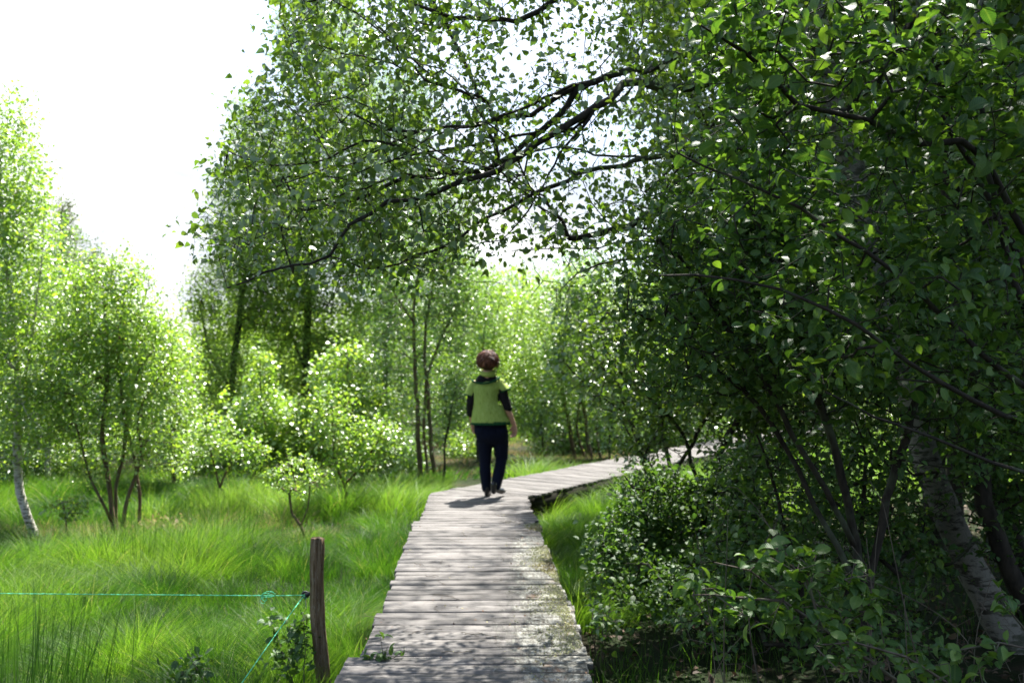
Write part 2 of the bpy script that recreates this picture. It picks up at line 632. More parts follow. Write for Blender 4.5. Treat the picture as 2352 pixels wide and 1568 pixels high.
# ------------------------------------------------------------------ boardwalk
def plank_mat():
    m, nt, out = nodes('weathered_planks')
    a = nt.nodes.new('ShaderNodeAttribute')
    a.attribute_name = 'rnd'
    uvn = nt.nodes.new('ShaderNodeAttribute')
    uvn.attribute_name = 'grain'
    sep = nt.nodes.new('ShaderNodeSeparateXYZ')
    nt.links.new(uvn.outputs['Vector'], sep.inputs[0])
    # grain runs along each plank
    cmb = nt.nodes.new('ShaderNodeCombineXYZ')
    nt.links.new(math_n(nt, 'MULTIPLY', sep.outputs[0], 1.6), cmb.inputs[0])
    nt.links.new(math_n(nt, 'MULTIPLY', sep.outputs[1], 42.0), cmb.inputs[1])
    nt.links.new(math_n(nt, 'MULTIPLY', a.outputs['Fac'], 57.0), cmb.inputs[2])
    g = noise(nt, 1.6, 8, 0.68, cmb.outputs[0], 0.25)
    col = ramp(nt, [(0.28, (0.035, 0.033, 0.03)), (0.42, (0.082, 0.076, 0.070)), (0.56, (0.18, 0.17, 0.16)), (0.8, (0.3, 0.285, 0.27))], g)
    tone = ramp(nt, [(0, (0.62, 0.61, 0.6)), (0.5, (0.88, 0.87, 0.86)), (1, (1.0, 0.99, 0.98))], a.outputs['Fac'])
    col = mix(nt, 1.0, col, tone, 'MULTIPLY')
    # worn, paler patches and dirt
    big = noise(nt, 2.3, 4, 0.6)
    col = mix(nt, math_n(nt, 'MULTIPLY', ramp(nt, [(0.45, (0, 0, 0)), (0.65, (1, 1, 1))], big), 0.35), col, (0.215, 0.203, 0.19))
    dirt = noise(nt, 9, 6, 0.7)
    col = mix(nt, math_n(nt, 'MULTIPLY', ramp(nt, [(0.52, (0, 0, 0)), (0.66, (1, 1, 1))], dirt), 0.55), col, (0.06, 0.052, 0.045))
    # crust of lichen on the damp edge under the trees
    tc = nt.nodes.new('ShaderNodeTexCoord')
    s2 = nt.nodes.new('ShaderNodeSeparateXYZ')
    nt.links.new(tc.outputs['Object'], s2.inputs[0])
    edge = math_n(nt, 'MULTIPLY', math_n(nt, 'SUBTRACT', s2.outputs[0], -0.12), 1.9, True)
    edge_l = math_n(nt, 'MULTIPLY', math_n(nt, 'SUBTRACT', -0.5, s2.outputs[0]), 2.0, True)
    near = math_n(nt, 'MULTIPLY', math_n(nt, 'SUBTRACT', 9.8, s2.outputs[1]), 0.5, True)
    e = math_n(nt, 'MULTIPLY', math_n(nt, 'MAXIMUM', edge, math_n(nt, 'MULTIPLY', edge_l, 0.7)), near)
    l1 = noise(nt, 24, 7, 0.75)
    l2 = noise(nt, 4.0, 3, 0.5)
    lsum = math_n(nt, 'ADD', math_n(nt, 'MULTIPLY', l1, 0.55), math_n(nt, 'MULTIPLY', l2, 0.45))
    lm = math_n(nt, 'MULTIPLY', math_n(nt, 'SUBTRACT', math_n(nt, 'ADD', lsum, math_n(nt, 'MULTIPLY', e, 0.27)), 0.62), 14.0, True)
    l3 = noise(nt, 70, 5, 0.7)
    lc = ramp(nt, [(0.3, (0.045, 0.04, 0.03)), (0.45, (0.12, 0.115, 0.095)), (0.55, (0.22, 0.22, 0.195)), (0.75, (0.33, 0.33, 0.3))], l3)
    lc = mix(nt, ramp(nt, [(0.6, (0, 0, 0)), (0.7, (0.7, 0.7, 0.7))], noise(nt, 11, 4, 0.6)), lc, (0.14, 0.075, 0.04))
    lm2 = math_n(nt, 'MULTIPLY', lm, e, True)
    lmx = math_n(nt, 'MULTIPLY', lm2, 2.2, True)
    col = mix(nt, lmx, col, lc)
    h = math_n(nt, 'ADD', math_n(nt, 'MULTIPLY', g, 0.35), math_n(nt, 'MULTIPLY', math_n(nt, 'MULTIPLY', l3, lmx), 1.6))
    principled(nt, out, col, 0.78, 0.25, bump(nt, h, 0.7, 0.012))
    return m


MP = plank_mat()
LE = [(2, -.705), (4.57, -.70), (5.03, -.70), (5.05, -.645), (6.64, -.65), (8.45, -.70), (9.60, -.715), (9.63, -.668), (11.9, -.70)]
RE = [(2, .45), (4.57, .459), (5.0, .50), (6.04, .505), (7.55, .476), (9.36, .452), (11.73, .452)]
c30, s30 = math.cos(R(60)), math.sin(R(60))      # second stretch runs along (c30, s30)


def build_boardwalk():
    rg = np.random.default_rng(11)
    root = thing('boardwalk', 'weathered grey plank boardwalk with lichen on its right edge, bending right beyond the walker', 'boardwalk', (0, 5, GZ))
    lx = lambda y: float(np.interp(y, [p[0] for p in LE], [p[1] for p in LE]))
    rx = lambda y: float(np.interp(y, [p[0] for p in RE], [p[1] for p in RE]))

    def planks(quads, name):
        VV, FF, RR, GG, off = [], [], [], [], 0
        for (a, b, c, d) in quads:     # a-b near edge left to right, d-c far edge
            n = 9
            r = rg.random()
            t = np.linspace(0, 1, n)[:, None]
            near = np.array(a) + (np.array(b) - np.array(a)) * t
            far_ = np.array(d) + (np.array(c) - np.array(d)) * t
            dz = rg.normal() * 0.0022
            warp = rg.normal(size=n) * 0.0012
            hy = (far_ - near)
            near = near + hy * (rg.normal(size=(n, 1)) * 0.02)
            far_ = far_ + hy * (rg.normal(size=(n, 1)) * 0.02)
            bev = 0.006
            tilt = rg.normal() * 0.0012
            L = np.linalg.norm(np.array(b) - np.array(a))
            W = np.linalg.norm(np.array(d) - np.array(a))
            prof = [(0, -0.034), (0, -bev), (bev / W, 0), (0.5, 0.0005), (1 - bev / W, 0), (1, -bev), (1, -0.034)]
            k = len(prof)
            for i in range(n):
                for (s, z) in prof:
                    p = near[i] + (far_[i] - near[i]) * s
                    VV.append((p[0], p[1], z + dz + warp[i] + tilt * (s - .5) * 2))
                    GG.append((t[i, 0] * L, s * W, z))
            for i in range(n - 1):
                for q in range(k - 1):
                    FF.append((off + i * k + q, off + (i + 1) * k + q, off + (i + 1) * k + q + 1, off + i * k + q + 1))
                    RR.append(r)
                FF.append((off + i * k + k - 1, off + (i + 1) * k + k - 1, off + (i + 1) * k, off + i * k))
                RR.append(r)
            for e in (0, n - 1):
                for q in ((0, 1, 5, 6), (1, 2, 4, 5)):
                    FF.append(tuple(off + e * k + z for z in (q if e == 0 else q[::-1])))
                    RR.append(r)
                q = (2, 3, 4, 4)
            off += n * k
        me = mesh_np(name, np.array(VV), np.array(FF), 4, RR)
        at_ = me.attributes.new('grain', 'FLOAT_VECTOR', 'POINT')
        at_.data.foreach_set('vector', np.array(GG, dtype=np.float32).ravel())
        return under(root, put(name, me, None, MP))

    q = []
    y = 2.6
    pitch_ = 0.1535
    while y < 11.5:
        w = pitch_ + rg.normal() * 0.003
        gap = rg.uniform(0.007, 0.018)
        l, r_ = lx(y + .07) + rg.normal() * 0.009, rx(y + .07) + rg.normal() * 0.011
        sk = rg.normal() * 0.003
        q.append(((l, y + sk), (r_, y - sk), (r_ + rg.normal() * .003, y + w - gap - sk), (l + rg.normal() * .003, y + w - gap + sk)))
        y += w
    # wedge boards that turn the corner, then the second stretch
    y0 = y
    A0, B0 = np.array([-0.70, y0]), np.array([0.455, y0])
    d2 = np.array([c30, s30])
    nn = np.array([s30, -c30])
    Lp = lambda s: nn * -6.57 + d2 * s
    Rp = lambda s: nn * -5.42 + d2 * s
    sL = float(np.dot(np.array([-0.70, 11.94]), d2))
    sR = float(np.dot(np.array([0.455, 11.65]), d2))
    fan = 5
    LA = [np.array([-0.70, y0]) + (Lp(sL + 0.62) - np.array([-0.70, y0])) * k / fan for k in range(fan + 1)]
    LA = [A0, np.array([-0.70, 11.72]), np.array([-0.685, 11.97]), Lp(sL + .2), Lp(sL + .42), Lp(sL + .66)]
    RA = [B0, np.array([0.455, y0 + .06]), np.array([0.455, 11.655]), Rp(sR + .05), Rp(sR + .1), Rp(sR + .15)]
    for k in range(fan):
        a, b, c, d = LA[k], RA[k], RA[k + 1], LA[k + 1]
        g1 = (d - a) / np.linalg.norm(d - a) * 0.008
        g2 = (c - b) / max(np.linalg.norm(c - b), 1e-6) * 0.008
        q.append((tuple(a), tuple(b), tuple(c - g2), tuple(d - g1)))
    planks(q, 'decking')
    q = []
    # remaining boards: square to the second stretch, catching up gradually
    l, r_ = sL + .66, sR + .15
    while l < 46:
        w = 0.1535 + rg.normal() * .003
        dr = r_ - l
        wr = w - (0.03 if dr > 0.04 else 0)
        gap = rg.uniform(0.007, 0.018)
        e1, e2 = rg.normal() * .011, rg.normal() * .011
        a = Lp(l) - nn * e1
        b = Rp(r_) + nn * e2
        c = Rp(r_ + wr - gap) + nn * e2
        d = Lp(l + w - gap) - nn * e1
        q.append((tuple(a), tuple(b), tuple(c), tuple(d)))
        l += w
        r_ += wr
    planks(q, 'decking')

    def box(name, p0, p1, wdt, z0, z1):
        p0, p1 = np.array(p0), np.array(p1)
        dd = (p1 - p0) / np.linalg.norm(p1 - p0)
        n2 = np.array([dd[1], -dd[0]]) * wdt / 2
        n = max(2, int(np.linalg.norm(p1 - p0) / 0.3))
        V = []
        for s in np.linspace(0, 1, n):
            p = p0 + (p1 - p0) * s
            j1 = rg.normal() * 0.006
            for (sx, z) in ((-1, z0), (1, z0), (1, z1), (-1, z1)):
                qv = p + n2 * sx * (1 + j1)
                V.append((qv[0], qv[1], z + (j1 if z == z0 else 0)))
        Fq = [(0, 1, 2, 3), tuple((n - 1) * 4 + k for k in (3, 2, 1, 0))]
        for i in range(n - 1):
            for k in range(4):
                k2 = (k + 1) % 4
                Fq.append((i * 4 + 4 + k, i * 4 + 4 + k2, i * 4 + k2, i * 4 + k))
        under(root, put(name, mesh_np(name, np.array(V), np.array(Fq), 4), None, M['beam']))

    for x in (-0.6, 0.385):
        box('stringer', (x, 2.6), (x, 11.7), 0.07, -0.20, -0.037)
    box('stringer', Rp(sR + .02) - nn * .035, Rp(46), 0.07, -0.215, -0.037)
    box('stringer', Lp(sL + .1) + nn * .04, Lp(46), 0.07, -0.2, -0.037)
    for y_ in (4.2, 6.6, 9.0, 11.45):
        for x in (-0.53, 0.315):
            box('post', (x, y_ - .05), (x, y_ + .05), 0.1, GZ - .3, -0.05)
    for s in (sR + .9, sR + 3.2, sR + 5.6, sR + 8, sR + 10.4):
        for P_ in (Rp(s) - nn * .13, Lp(s) + nn * .13):
            box('post', P_ - d2 * .05, P_ + d2 * .05, 0.1, GZ - .3, -0.05)
    return Lp, Rp


Lp, Rp = build_boardwalk()


def on_walk(x, y, m=0.0):
    a = (x > -0.72 - m) & (x < 0.5 + m) & (y < 12.0)
    n = 0.866 * x - 0.5 * y
    b = (n > -6.6 - m) & (n < -5.40 + m) & (y > 11.3)
    return a | b


# ------------------------------------------------------------------ grass
def blades(x, y, L, W, lean, az, seed, K=4, z=None, t=None, name='grass', mat='grass', stiff=1.6):
    rg = np.random.default_rng(seed)
    N = len(x)
    z0 = ground_z(x, y) - 0.02 if z is None else z
    s = np.linspace(0, 1, K)
    dirx, diry = np.cos(az), np.sin(az)
    # a blade arcs over: horizontal reach grows faster than height falls
    hor = L[:, None] * np.sin(lean)[:, None] * s[None] ** stiff
    ver = L[:, None] * (s[None] * np.cos(lean * 0.6)[:, None] - 0.25 * np.sin(lean)[:, None] * s[None] ** 2.5)
    cx = x[:, None] + hor * dirx[:, None]
    cy = y[:, None] + hor * diry[:, None]
    cz = z0[:, None] + ver
    fa = rg.uniform(0, 2 * np.pi, N)
    wx, wy = np.cos(fa)[:, None], np.sin(fa)[:, None]
    w = W[:, None] * (1 - 0.9 * s[None] ** 1.5) / 2
    V = np.stack([np.stack([cx - wx * w, cy - wy * w, cz], -1), np.stack([cx + wx * w, cy + wy * w, cz], -1)], 2).reshape(-1, 3)
    i = np.arange(K - 1)
    f = np.stack([2 * i, 2 * i + 1, 2 * i + 3, 2 * i + 2], 1)
    FF = ((np.arange(N) * 2 * K)[:, None, None] + f[None]).reshape(-1, 4)
    t = rg.random(N) if t is None else t
    return V, FF, np.repeat(t, K - 1)


def noise2(x, y, sc, sd):
    rg = np.random.default_rng(sd)
    v = np.zeros_like(x)
    for k in range(5):
        a = rg.uniform(0, 6.28)
        f = sc * rg.uniform(0.6, 1.8)
        v += np.sin((x * math.cos(a) + y * math.sin(a)) * f + rg.uniform(0, 6.28))
    return v / 5 ** 0.5 / 0.72


def patch(x0, x1, y0, y1, dens, seed):
    rg = np.random.default_rng(seed)
    n = int((x1 - x0) * (y1 - y0) * dens)
    return rg.uniform(x0, x1, n), rg.uniform(y0, y1, n), rg


def heathness(x, y):
    """1 where the ground is dry heath rather than lush grass"""
    h = np.zeros_like(x)
    for (cx, cy, r1, r2) in ((-3.3, 10.9, 2.0, 1.2), (-5.2, 11.3, 2.0, 0.8), (-1.2, 22, 5, 5.5), (3, 21, 3.0, 3.0), (-8, 20, 6, 4), (-3.2, 14.5, 0.9, 1.0)):
        h = np.maximum(h, 1 - ((x - cx) / r1) ** 2 - ((y - cy) / r2) ** 2)
    return np.clip(h * 1.6, 0, 1)


def build_grass():
    parts = []
    dry = []
    for (x0, x1, y0, y1, dens, wd, sd) in ((-6.5, -0.6, 2.6, 6.5, 4200, .0030, 1), (-7.5, -0.6, 6.5, 10.5, 3300, .0034, 2),
                                           (-10, -0.6, 10.5, 16.5, 1500, .0052, 3), (-14, 3, 16.5, 28, 300, .011, 4),
                                           (0.42, 2.6, 6.8, 12.5, 2500, .0045, 5), (0.5, 5.0, 12.5, 17, 1100, .006, 7), (1.5, 11, 15, 30, 220, .011, 6)):
        x, y, rg = patch(x0, x1, y0, y1, dens, sd)
        keep = ~on_walk(x, y, 0.02) & (np.abs(x) < 0.62 * y + 1.2)
        x, y = x[keep], y[keep]
        N = len(x)
        # tussocks: every blade belongs to the nearest of some scattered centres and leans away from it
        nc = int((x1 - x0) * (y1 - y0) * 3.4)
        cx, cy = rg.uniform(x0, x1, nc), rg.uniform(y0, y1, nc)
        ci = np.empty(N, int)
        for s in range(0, N, 20000):
            d = (x[s:s + 20000, None] - cx[None]) ** 2 + (y[s:s + 20000, None] - cy[None]) ** 2
            ci[s:s + 20000] = np.argmin(d, 1)
        pull = 0.28
        x = x + (cx[ci] - x) * pull
        y = y + (cy[ci] - y) * pull
        dx, dy = x - cx[ci], y - cy[ci]
        dist = np.hypot(dx, dy)
        hn = heathness(x, y)
        big = noise2(x, y, 1.4, 5)
        chL = rg.uniform(0.75, 1.2, nc)[ci]
        L = (0.45 + 0.12 * big) * chL * rg.uniform(0.6, 1.12, N)
        right = x > 0.4
        L = np.where(right & (y < 12), L * 0.8, L)
        L *= (1 - 0.62 * hn)
        L *= 1 - 0.5 * np.exp(-((x + 0.95) / .28) ** 2 - ((y - 5.15) / .55) ** 2)
        # lower right beside the walk
        az = np.arctan2(dy, dx) + rg.normal(size=N) * 0.85
        wind = 0.35
        ax, ay = np.cos(az) + wind, np.sin(az) - 0.3
        az = np.arctan2(ay, ax)
        lean = np.clip(0.25 + dist * 1.9 + np.abs(rg.normal(size=N)) * 0.28, 0.03, 1.25)
        W = wd * rg.uniform(0.6, 1.3, N)
        ct = rg.normal(size=nc)[ci]
        t = np.clip(0.44 + 0.19 * ct + 0.17 * big + rg.normal(size=N) * 0.14, 0, 0.9)
        t = np.where(right, np.clip(t + .15, 0, .9), t)
        t = np.where(rg.random(N) < 0.05, rg.uniform(0.9, 1, N), t)
        isdry = rg.random(N) < hn * 0.8
        k = ~isdry & (rg.random(N) > hn * 0.5)
        # keep blades off the boards: nothing may stand through them
        ex = x + np.cos(az) * L * np.sin(lean)
        ey = y + np.sin(az) * L * np.sin(lean)
        k &= ~(on_walk(ex, ey, -0.04)) | (L * np.cos(lean) < 0.3)
        parts.append(blades(x[k], y[k], L[k], W[k], lean[k], az[k], sd + 10, t=t[k]))
        q = isdry
        dry.append(blades(x[q], y[q], L[q] * 0.8, W[q], lean[q] * 1.1, az[q], sd + 20, t=rg.random(q.sum())))
    # short new shoots between the tussocks
    for (x0, x1, y0, y1, dens, sd) in ((-6.5, -0.6, 2.6, 10.5, 1100, 61), (-9, -0.6, 10.5, 15, 500, 62), (.42, 2.6, 6.8, 12.5, 900, 63), (1.2, 4.5, 12.5, 16, 400, 64)):
        x, y, rg = patch(x0, x1, y0, y1, dens, sd)
        k = ~on_walk(x, y, .05) & (np.abs(x) < 0.62 * y + 1)
        x, y = x[k], y[k]
        N = len(x)
        parts.append(blades(x, y, rg.uniform(.1, .3, N), np.full(N, .0038), rg.uniform(.1, .7, N), rg.uniform(0, 6.28, N), sd, K=3, t=np.clip(rg.normal(size=N) * .15 + .3, 0, .9)))
    for nm, ps, mt, lb in (('grass', parts, 'grass', 'lush bright green grass in tussocks on both sides of the boardwalk'),
                           ('dry_grass', dry, 'heath', 'dry beige and pinkish grass in the clearing')):
        off, VV, FF, TT = 0, [], [], []
        for V, Fq, t in ps:
            VV.append(V); FF.append(Fq + off); TT.append(t); off += len(V)
        o = put(nm, mesh_np(nm, np.vstack(VV), np.vstack(FF), 4, np.concatenate(TT)), None, M[mt])
        tag(o, lb, 'grass', kind='stuff')


build_grass()


def undergrowth():
    """sparse shade grass and litter on the right bank"""
    x, y, rg = patch(0.45, 13, 2.4, 19, 210, 31)
    k = ~on_walk(x, y, 0.03) & (x < 0.62 * y + 1)
    d = noise2(x, y, 2.2, 8)
    k &= rg.random(len(x)) < np.clip(0.45 + 0.5 * d, 0.05, 1)
    x, y = x[k], y[k]
    N = len(x)
    V, Fq, t = blades(x, y, rg.uniform(.12, .38, N), np.full(N, .004), rg.uniform(.1, .8, N), rg.uniform(0, 6.28, N), 32, t=rg.uniform(0, .6, N))
    x, y, rg = patch(0.45, 2.6, 3.0, 5.4, 900, 33)
    k = ~on_walk(x, y, 0.03) & (rg.random(len(x)) < np.clip(0.6 - ((x - 1.1) / 0.7) ** 2 + 0.4 * noise2(x, y, 3, 4), 0, 1))
    x, y = x[k], y[k]
    N = len(x)
    V2, F2, t2 = blades(x, y, rg.uniform(.12, .34, N), np.full(N, .003), rg.uniform(.1, .9, N), rg.uniform(0, 6.28, N), 34, t=rg.uniform(0, .5, N))
    o = put('shade_grass', mesh_np('shade_grass', np.vstack([V, V2]), np.vstack([Fq, F2 + len(V)]), 4, np.concatenate([t, t2])), None, M['grass'])
    tag(o, 'thin grass in the shade under the trees on the right', 'grass', kind='stuff')
    x, y, rg = patch(0.5, 9, 2.4, 14, 90, 35)
    k = ~on_walk(x, y, 0.05)
    x, y = x[k], y[k]
    P = np.stack([x, y, ground_z(x, y) + rg.uniform(0.005, .03, len(x))], 1)
    lm = leaf_mat('fallen_leaf', [(0, (0.04, 0.025, 0.014)), (0.6, (0.09, 0.055, 0.03)), (1, (0.16, 0.11, 0.065))], 0.1, tcol=(1, 1, 1), rough=0.8)
    o = put('leaf_litter', leaves_mesh('leaf_litter', P, 0.05, 'birch', 0.0, 1.5, 36), None, lm)
    tag(o, 'brown fallen leaves on the ground under the right bank shrubs', 'leaf litter', kind='stuff')


undergrowth()


# ------------------------------------------------------------------ lichen tufts and litter on the boards
def deck_growth():
    rg = np.random.default_rng(41)
    n = 15000
    y = rg.uniform(3.2, 9.6, n)
    x = 0.48 - np.abs(rg.normal(size=n)) * 0.10
    w = noise2(x, y, 9, 3) + 0.9 * np.exp(-((y - 6.9) / 1.4) ** 2) - 0.25
    k = (w > 0.25) & (x > 0.02)
    x, y = x[k], y[k]
    P = np.stack([x, y, rg.uniform(0.001, 0.010, len(x))], 1)
    tv = np.clip(0.45 + 0.25 * noise2(x, y, 7, 9) + rg.normal(size=len(x)) * .12, 0, 1)
    o = put('lichen', leaves_mesh('lichen', P, 0.009, 'small', -0.35, 0.2, 42, jit=0.45, tonev=tv), None, M['moss'])
    tag(o, 'pale yellow grey lichen tufts along the right edge of the boards', 'lichen', kind='stuff')
    n = 900
    x = rg.uniform(-0.66, 0.48, n); y = rg.uniform(3, 11, n)
    k = rg.random(n) < 0.25 + 0.75 * (x > 0.1)
    P = np.stack([x, y, np.full(n, .005)], 1)[k]
    lm = leaf_mat('litter_leaf', [(0, (0.06, 0.035, 0.02)), (0.7, (0.2, 0.1, 0.05)), (1, (0.45, 0.42, 0.2))], 0.1, tcol=(1, 1, 1), rough=0.8)
    o = put('bud_scales', leaves_mesh('bud_scales', P, 0.011, 'small', 0, 2.5, 43, jit=.5), None, lm)
    tag(o, 'brown bud scales and crumbs scattered over the boards', 'litter', kind='stuff')
    # fallen twigs
    segs0, segs1, r_ = [], [], []
    for k in range(46):
        p = np.array([rg.uniform(-.62, .45), rg.uniform(3.6, 10.5), 0.004])
        a = rg.uniform(0, 6.28)
        L = rg.uniform(.06, .26)
        m = 6
        for i in range(m):
            a += rg.normal() * .25
            q = p + np.array([math.cos(a), math.sin(a), 0]) * L / m
            q[2] = 0.005 + 0.006 * rg.random()
            segs0.append(p.copy()); segs1.append(q.copy()); r_.append(0.0016)
            p = q
            if i == 3:
                b = a + rg.choice([-1, 1]) * .7
                segs0.append(p.copy()); segs1.append(p + np.array([math.cos(b), math.sin(b), .05]) * L * .3); r_.append(0.001)
    V, Fq = frusta(np.array(segs0), np.array(segs1), np.array(r_), np.array(r_) * .8, 4)
    o = put('twig_litter', mesh_np('twig_litter', V, Fq, 4), None, M['twig'])
    tag(o, 'thin fallen twigs lying on the boards', 'twigs', kind='stuff')


deck_growth()


# ------------------------------------------------------------------ fence post with cord
def fence():
    m, nt, out = nodes('split_post_wood')
    v = mapping(nt, (1, 1, 0.06))
    g = noise(nt, 60, 7, 0.7, v)
    col = ramp(nt, [(0.3, (0.03, 0.018, 0.01)), (0.48, (0.15, 0.1, 0.055)), (0.7, (0.33, 0.25, 0.16))], g)
    li = noise(nt, 38, 6, 0.75)
    col = mix(nt, math_n(nt, 'MULTIPLY', ramp(nt, [(0.56, (0, 0, 0)), (0.62, (1, 1, 1))], li), 0.6), col, (0.36, 0.37, 0.33))
    principled(nt, out, col, 0.9, 0.15, bump(nt, g, 0.9, 0.01))
    Y = 5.5
    root = thing('fence_post', 'short split wooden fence post with lichen beside the boardwalk', 'fence post', at(745, 1640, Y) * [1, 1, 0] + [0, 0, GZ])
    top = at(727, 1236, Y)
    bot = np.array([at(744, 1640, Y)[0], Y, GZ - 0.25])
    n, K = 26, 22
    rg = np.random.default_rng(3)
    V = []
    ph = rg.uniform(0, 6.28, 6)
    for i in range(K):
        s = i / (K - 1)
        c = bot + (top - bot) * s
        c = c + np.array([0.009 * math.sin(s * 7), 0, 0])
        for k in range(n):
            a = 2 * math.pi * k / n
            r = 0.039 - 0.003 * s + 0.003 * math.sin(3 * a + ph[0] + s * 3) + 0.0018 * math.sin(7 * a + ph[1] + s) + 0.002 * math.sin(s * 23 + 2 * a + ph[2]) + rg.normal() * 0.0009
            if k == 20 or k == 21:
                r *= 0.62 if s > 0.45 else 0.8     # drying split facing the path
            if k == 14:
                r *= 0.82
            V.append(c + np.array([math.cos(a) * r, math.sin(a) * r, 0.0]))
    Fq = []
    for i in range(K - 1):
        for k in range(n):
            k2 = (k + 1) % n
            Fq.append((i * n + k, i * n + k2, (i + 1) * n + k2, (i + 1) * n + k))
    b0 = len(V)
    for k in range(n):       # slightly worn top
        a = 2 * math.pi * k / n
        V.append(top + np.array([math.cos(a) * .03, math.sin(a) * .03, 0.004 + rg.normal() * .0015]))
    V.append(top + np.array([0, 0, -0.004]))
    c0 = len(V) - 1
    for k in range(n):
        k2 = (k + 1) % n
        Fq.append(((K - 1) * n + k, (K - 1) * n + k2, b0 + k2, b0 + k))
    for k in range(0, n, 2):
        Fq.append((b0 + k, b0 + (k + 1) % n, b0 + (k + 2) % n, c0))
    under(root, put('stake', mesh_np('stake', np.array(V), np.array(Fq), 4), None, m))
    # black ring insulator screwed to the post
    bk = plain('black_plastic', (0.006, 0.006, 0.006), (0.014, 0.014, 0.014), 40, 0.4, 0.5)
    ic = at(703, 1364, Y)
    pc = at(722, 1361, Y)
    bm = bmesh.new()

    def cyl(p0, p1, r, n=14, r2=None):
        p0, p1 = Vector(p0), Vector(p1)
        d = p1 - p0
        mt = Matrix.Translation((p0 + p1) / 2) @ d.to_track_quat('Z', 'Y').to_matrix().to_4x4()
        bmesh.ops.create_cone(bm, cap_ends=True, segments=n, radius1=r, radius2=r if r2 is None else r2, depth=d.length, matrix=mt)
    cyl(ic, pc + np.array([.006, 0, 0]), 0.008)
    cyl(ic + np.array([-.002, 0, -.004]), ic + np.array([.022, 0, .006]), 0.016, 16, 0.010)
    for k in range(14):
        a, b = 2 * math.pi * k / 14, 2 * math.pi * (k + 1) / 14
        q = lambda t: ic + np.array([-0.004 + 0.017 * math.cos(t), 0.0, 0.015 * math.sin(t) - .002])
        cyl(q(a), q(b), 0.0065, 8)
    bmesh.ops.create_uvsphere(bm, u_segments=10, v_segments=8, radius=0.007, matrix=Matrix.Translation(ic + np.array([-.004, -.006, -.02])))
    me = bpy.data.meshes.new('insulator')
    bm.to_mesh(me); bm.free()
    ins = under(root, put('insulator', me, None, bk))
    bm = bmesh.new()
    cyl(ic + np.array([-.001, -.01, -.03]), ic + np.array([.003, -.006, -.075]), 0.0022, 8)
    me = bpy.data.meshes.new('screw')
    bm.to_mesh(me); bm.free()
    under(root, put('screw', me, None, plain('zinc_screw', (0.25, 0.25, 0.25), (0.4, 0.4, 0.38), 50, .45, .5)))
    # two green cords, each two twisted strands
    gm = plain('green_cord', (0.06, 0.5, 0.25), (0.14, 0.7, 0.42), 220, 0.55, 0.4, 0.6, 0.002)

    def cord(name, pts, label, extra=None):
        base = smooth_line(pts, 0.012)
        ph = np.arange(len(base)) * 0.9
        T = np.gradient(base, axis=0)
        T /= np.linalg.norm(T, axis=1, keepdims=True)
        a, b = frames(T)
        VV, FF, off = [], [], 0
        lines = []
        for k in (0, math.pi):
            lines.append(base + 0.0012 * (a * np.cos(ph + k)[:, None] + b * np.sin(ph + k)[:, None]))
        for e in (extra or []):
            lines.append(smooth_line(e, 0.008))
        for q in lines:
            V, f = sweep(q, np.full(len(q), 0.0015), 5)
            VV.append(V); FF.append(f + off); off += len(V)
        o = put(name, mesh_np(name, np.vstack(VV), np.vstack(FF), 4, smooth=True), None, gm)
        tag(o, label, 'string', 'strings of the pasture fence')
    kn = at(612, 1367, 5.45)

    def kp(dx, dz, dy=0.0):
        return kn + np.array([dx, dy, dz])
    loops = [[kp(-.02, .0), kp(-.035, -.03), kp(-.015, -.045, .01), kp(.0, -.01), kp(.02, .018), kp(.05, .008)],
             [kp(-.025, .005), kp(-.005, .02, -.01), kp(.03, .022), kp(.045, .0), kp(.01, -.004), kp(-.02, -.012), kp(-.03, -.02)],
             [kp(.05, .0), kp(.02, .01, -.01), kp(-.01, .012), kp(-.03, -.005), kp(-.01, -.03), kp(.005, -.02)],
             [kp(.045, -.002), kp(.0, -.008, -.006), kp(-.045, .004)]]
    cord('green_string', [at(-700, 1354, 5.3), at(0, 1362, 5.38), at(340, 1365, 5.42), kn, at(700, 1366, Y - .01), ic + np.array([-.004, 0, -.012])],
         'thin green fence cord running level to the left edge, with a knot near the post', loops)
    cord('green_string', [ic + np.array([-.004, -.004, -.012]), at(690, 1378, 5.3), at(620, 1475, 4.85), at(555, 1568, 4.5), at(400, 1790, 3.75)],
         'thin green fence cord slanting down from the post towards the viewer',
         [[ic + np.array([-.012, -.01, -.015]), ic + np.array([0.0, -.012, -.022]), ic + np.array([.006, -.006, -.008]), ic + np.array([-.012, -.008, .002])]])


fence()
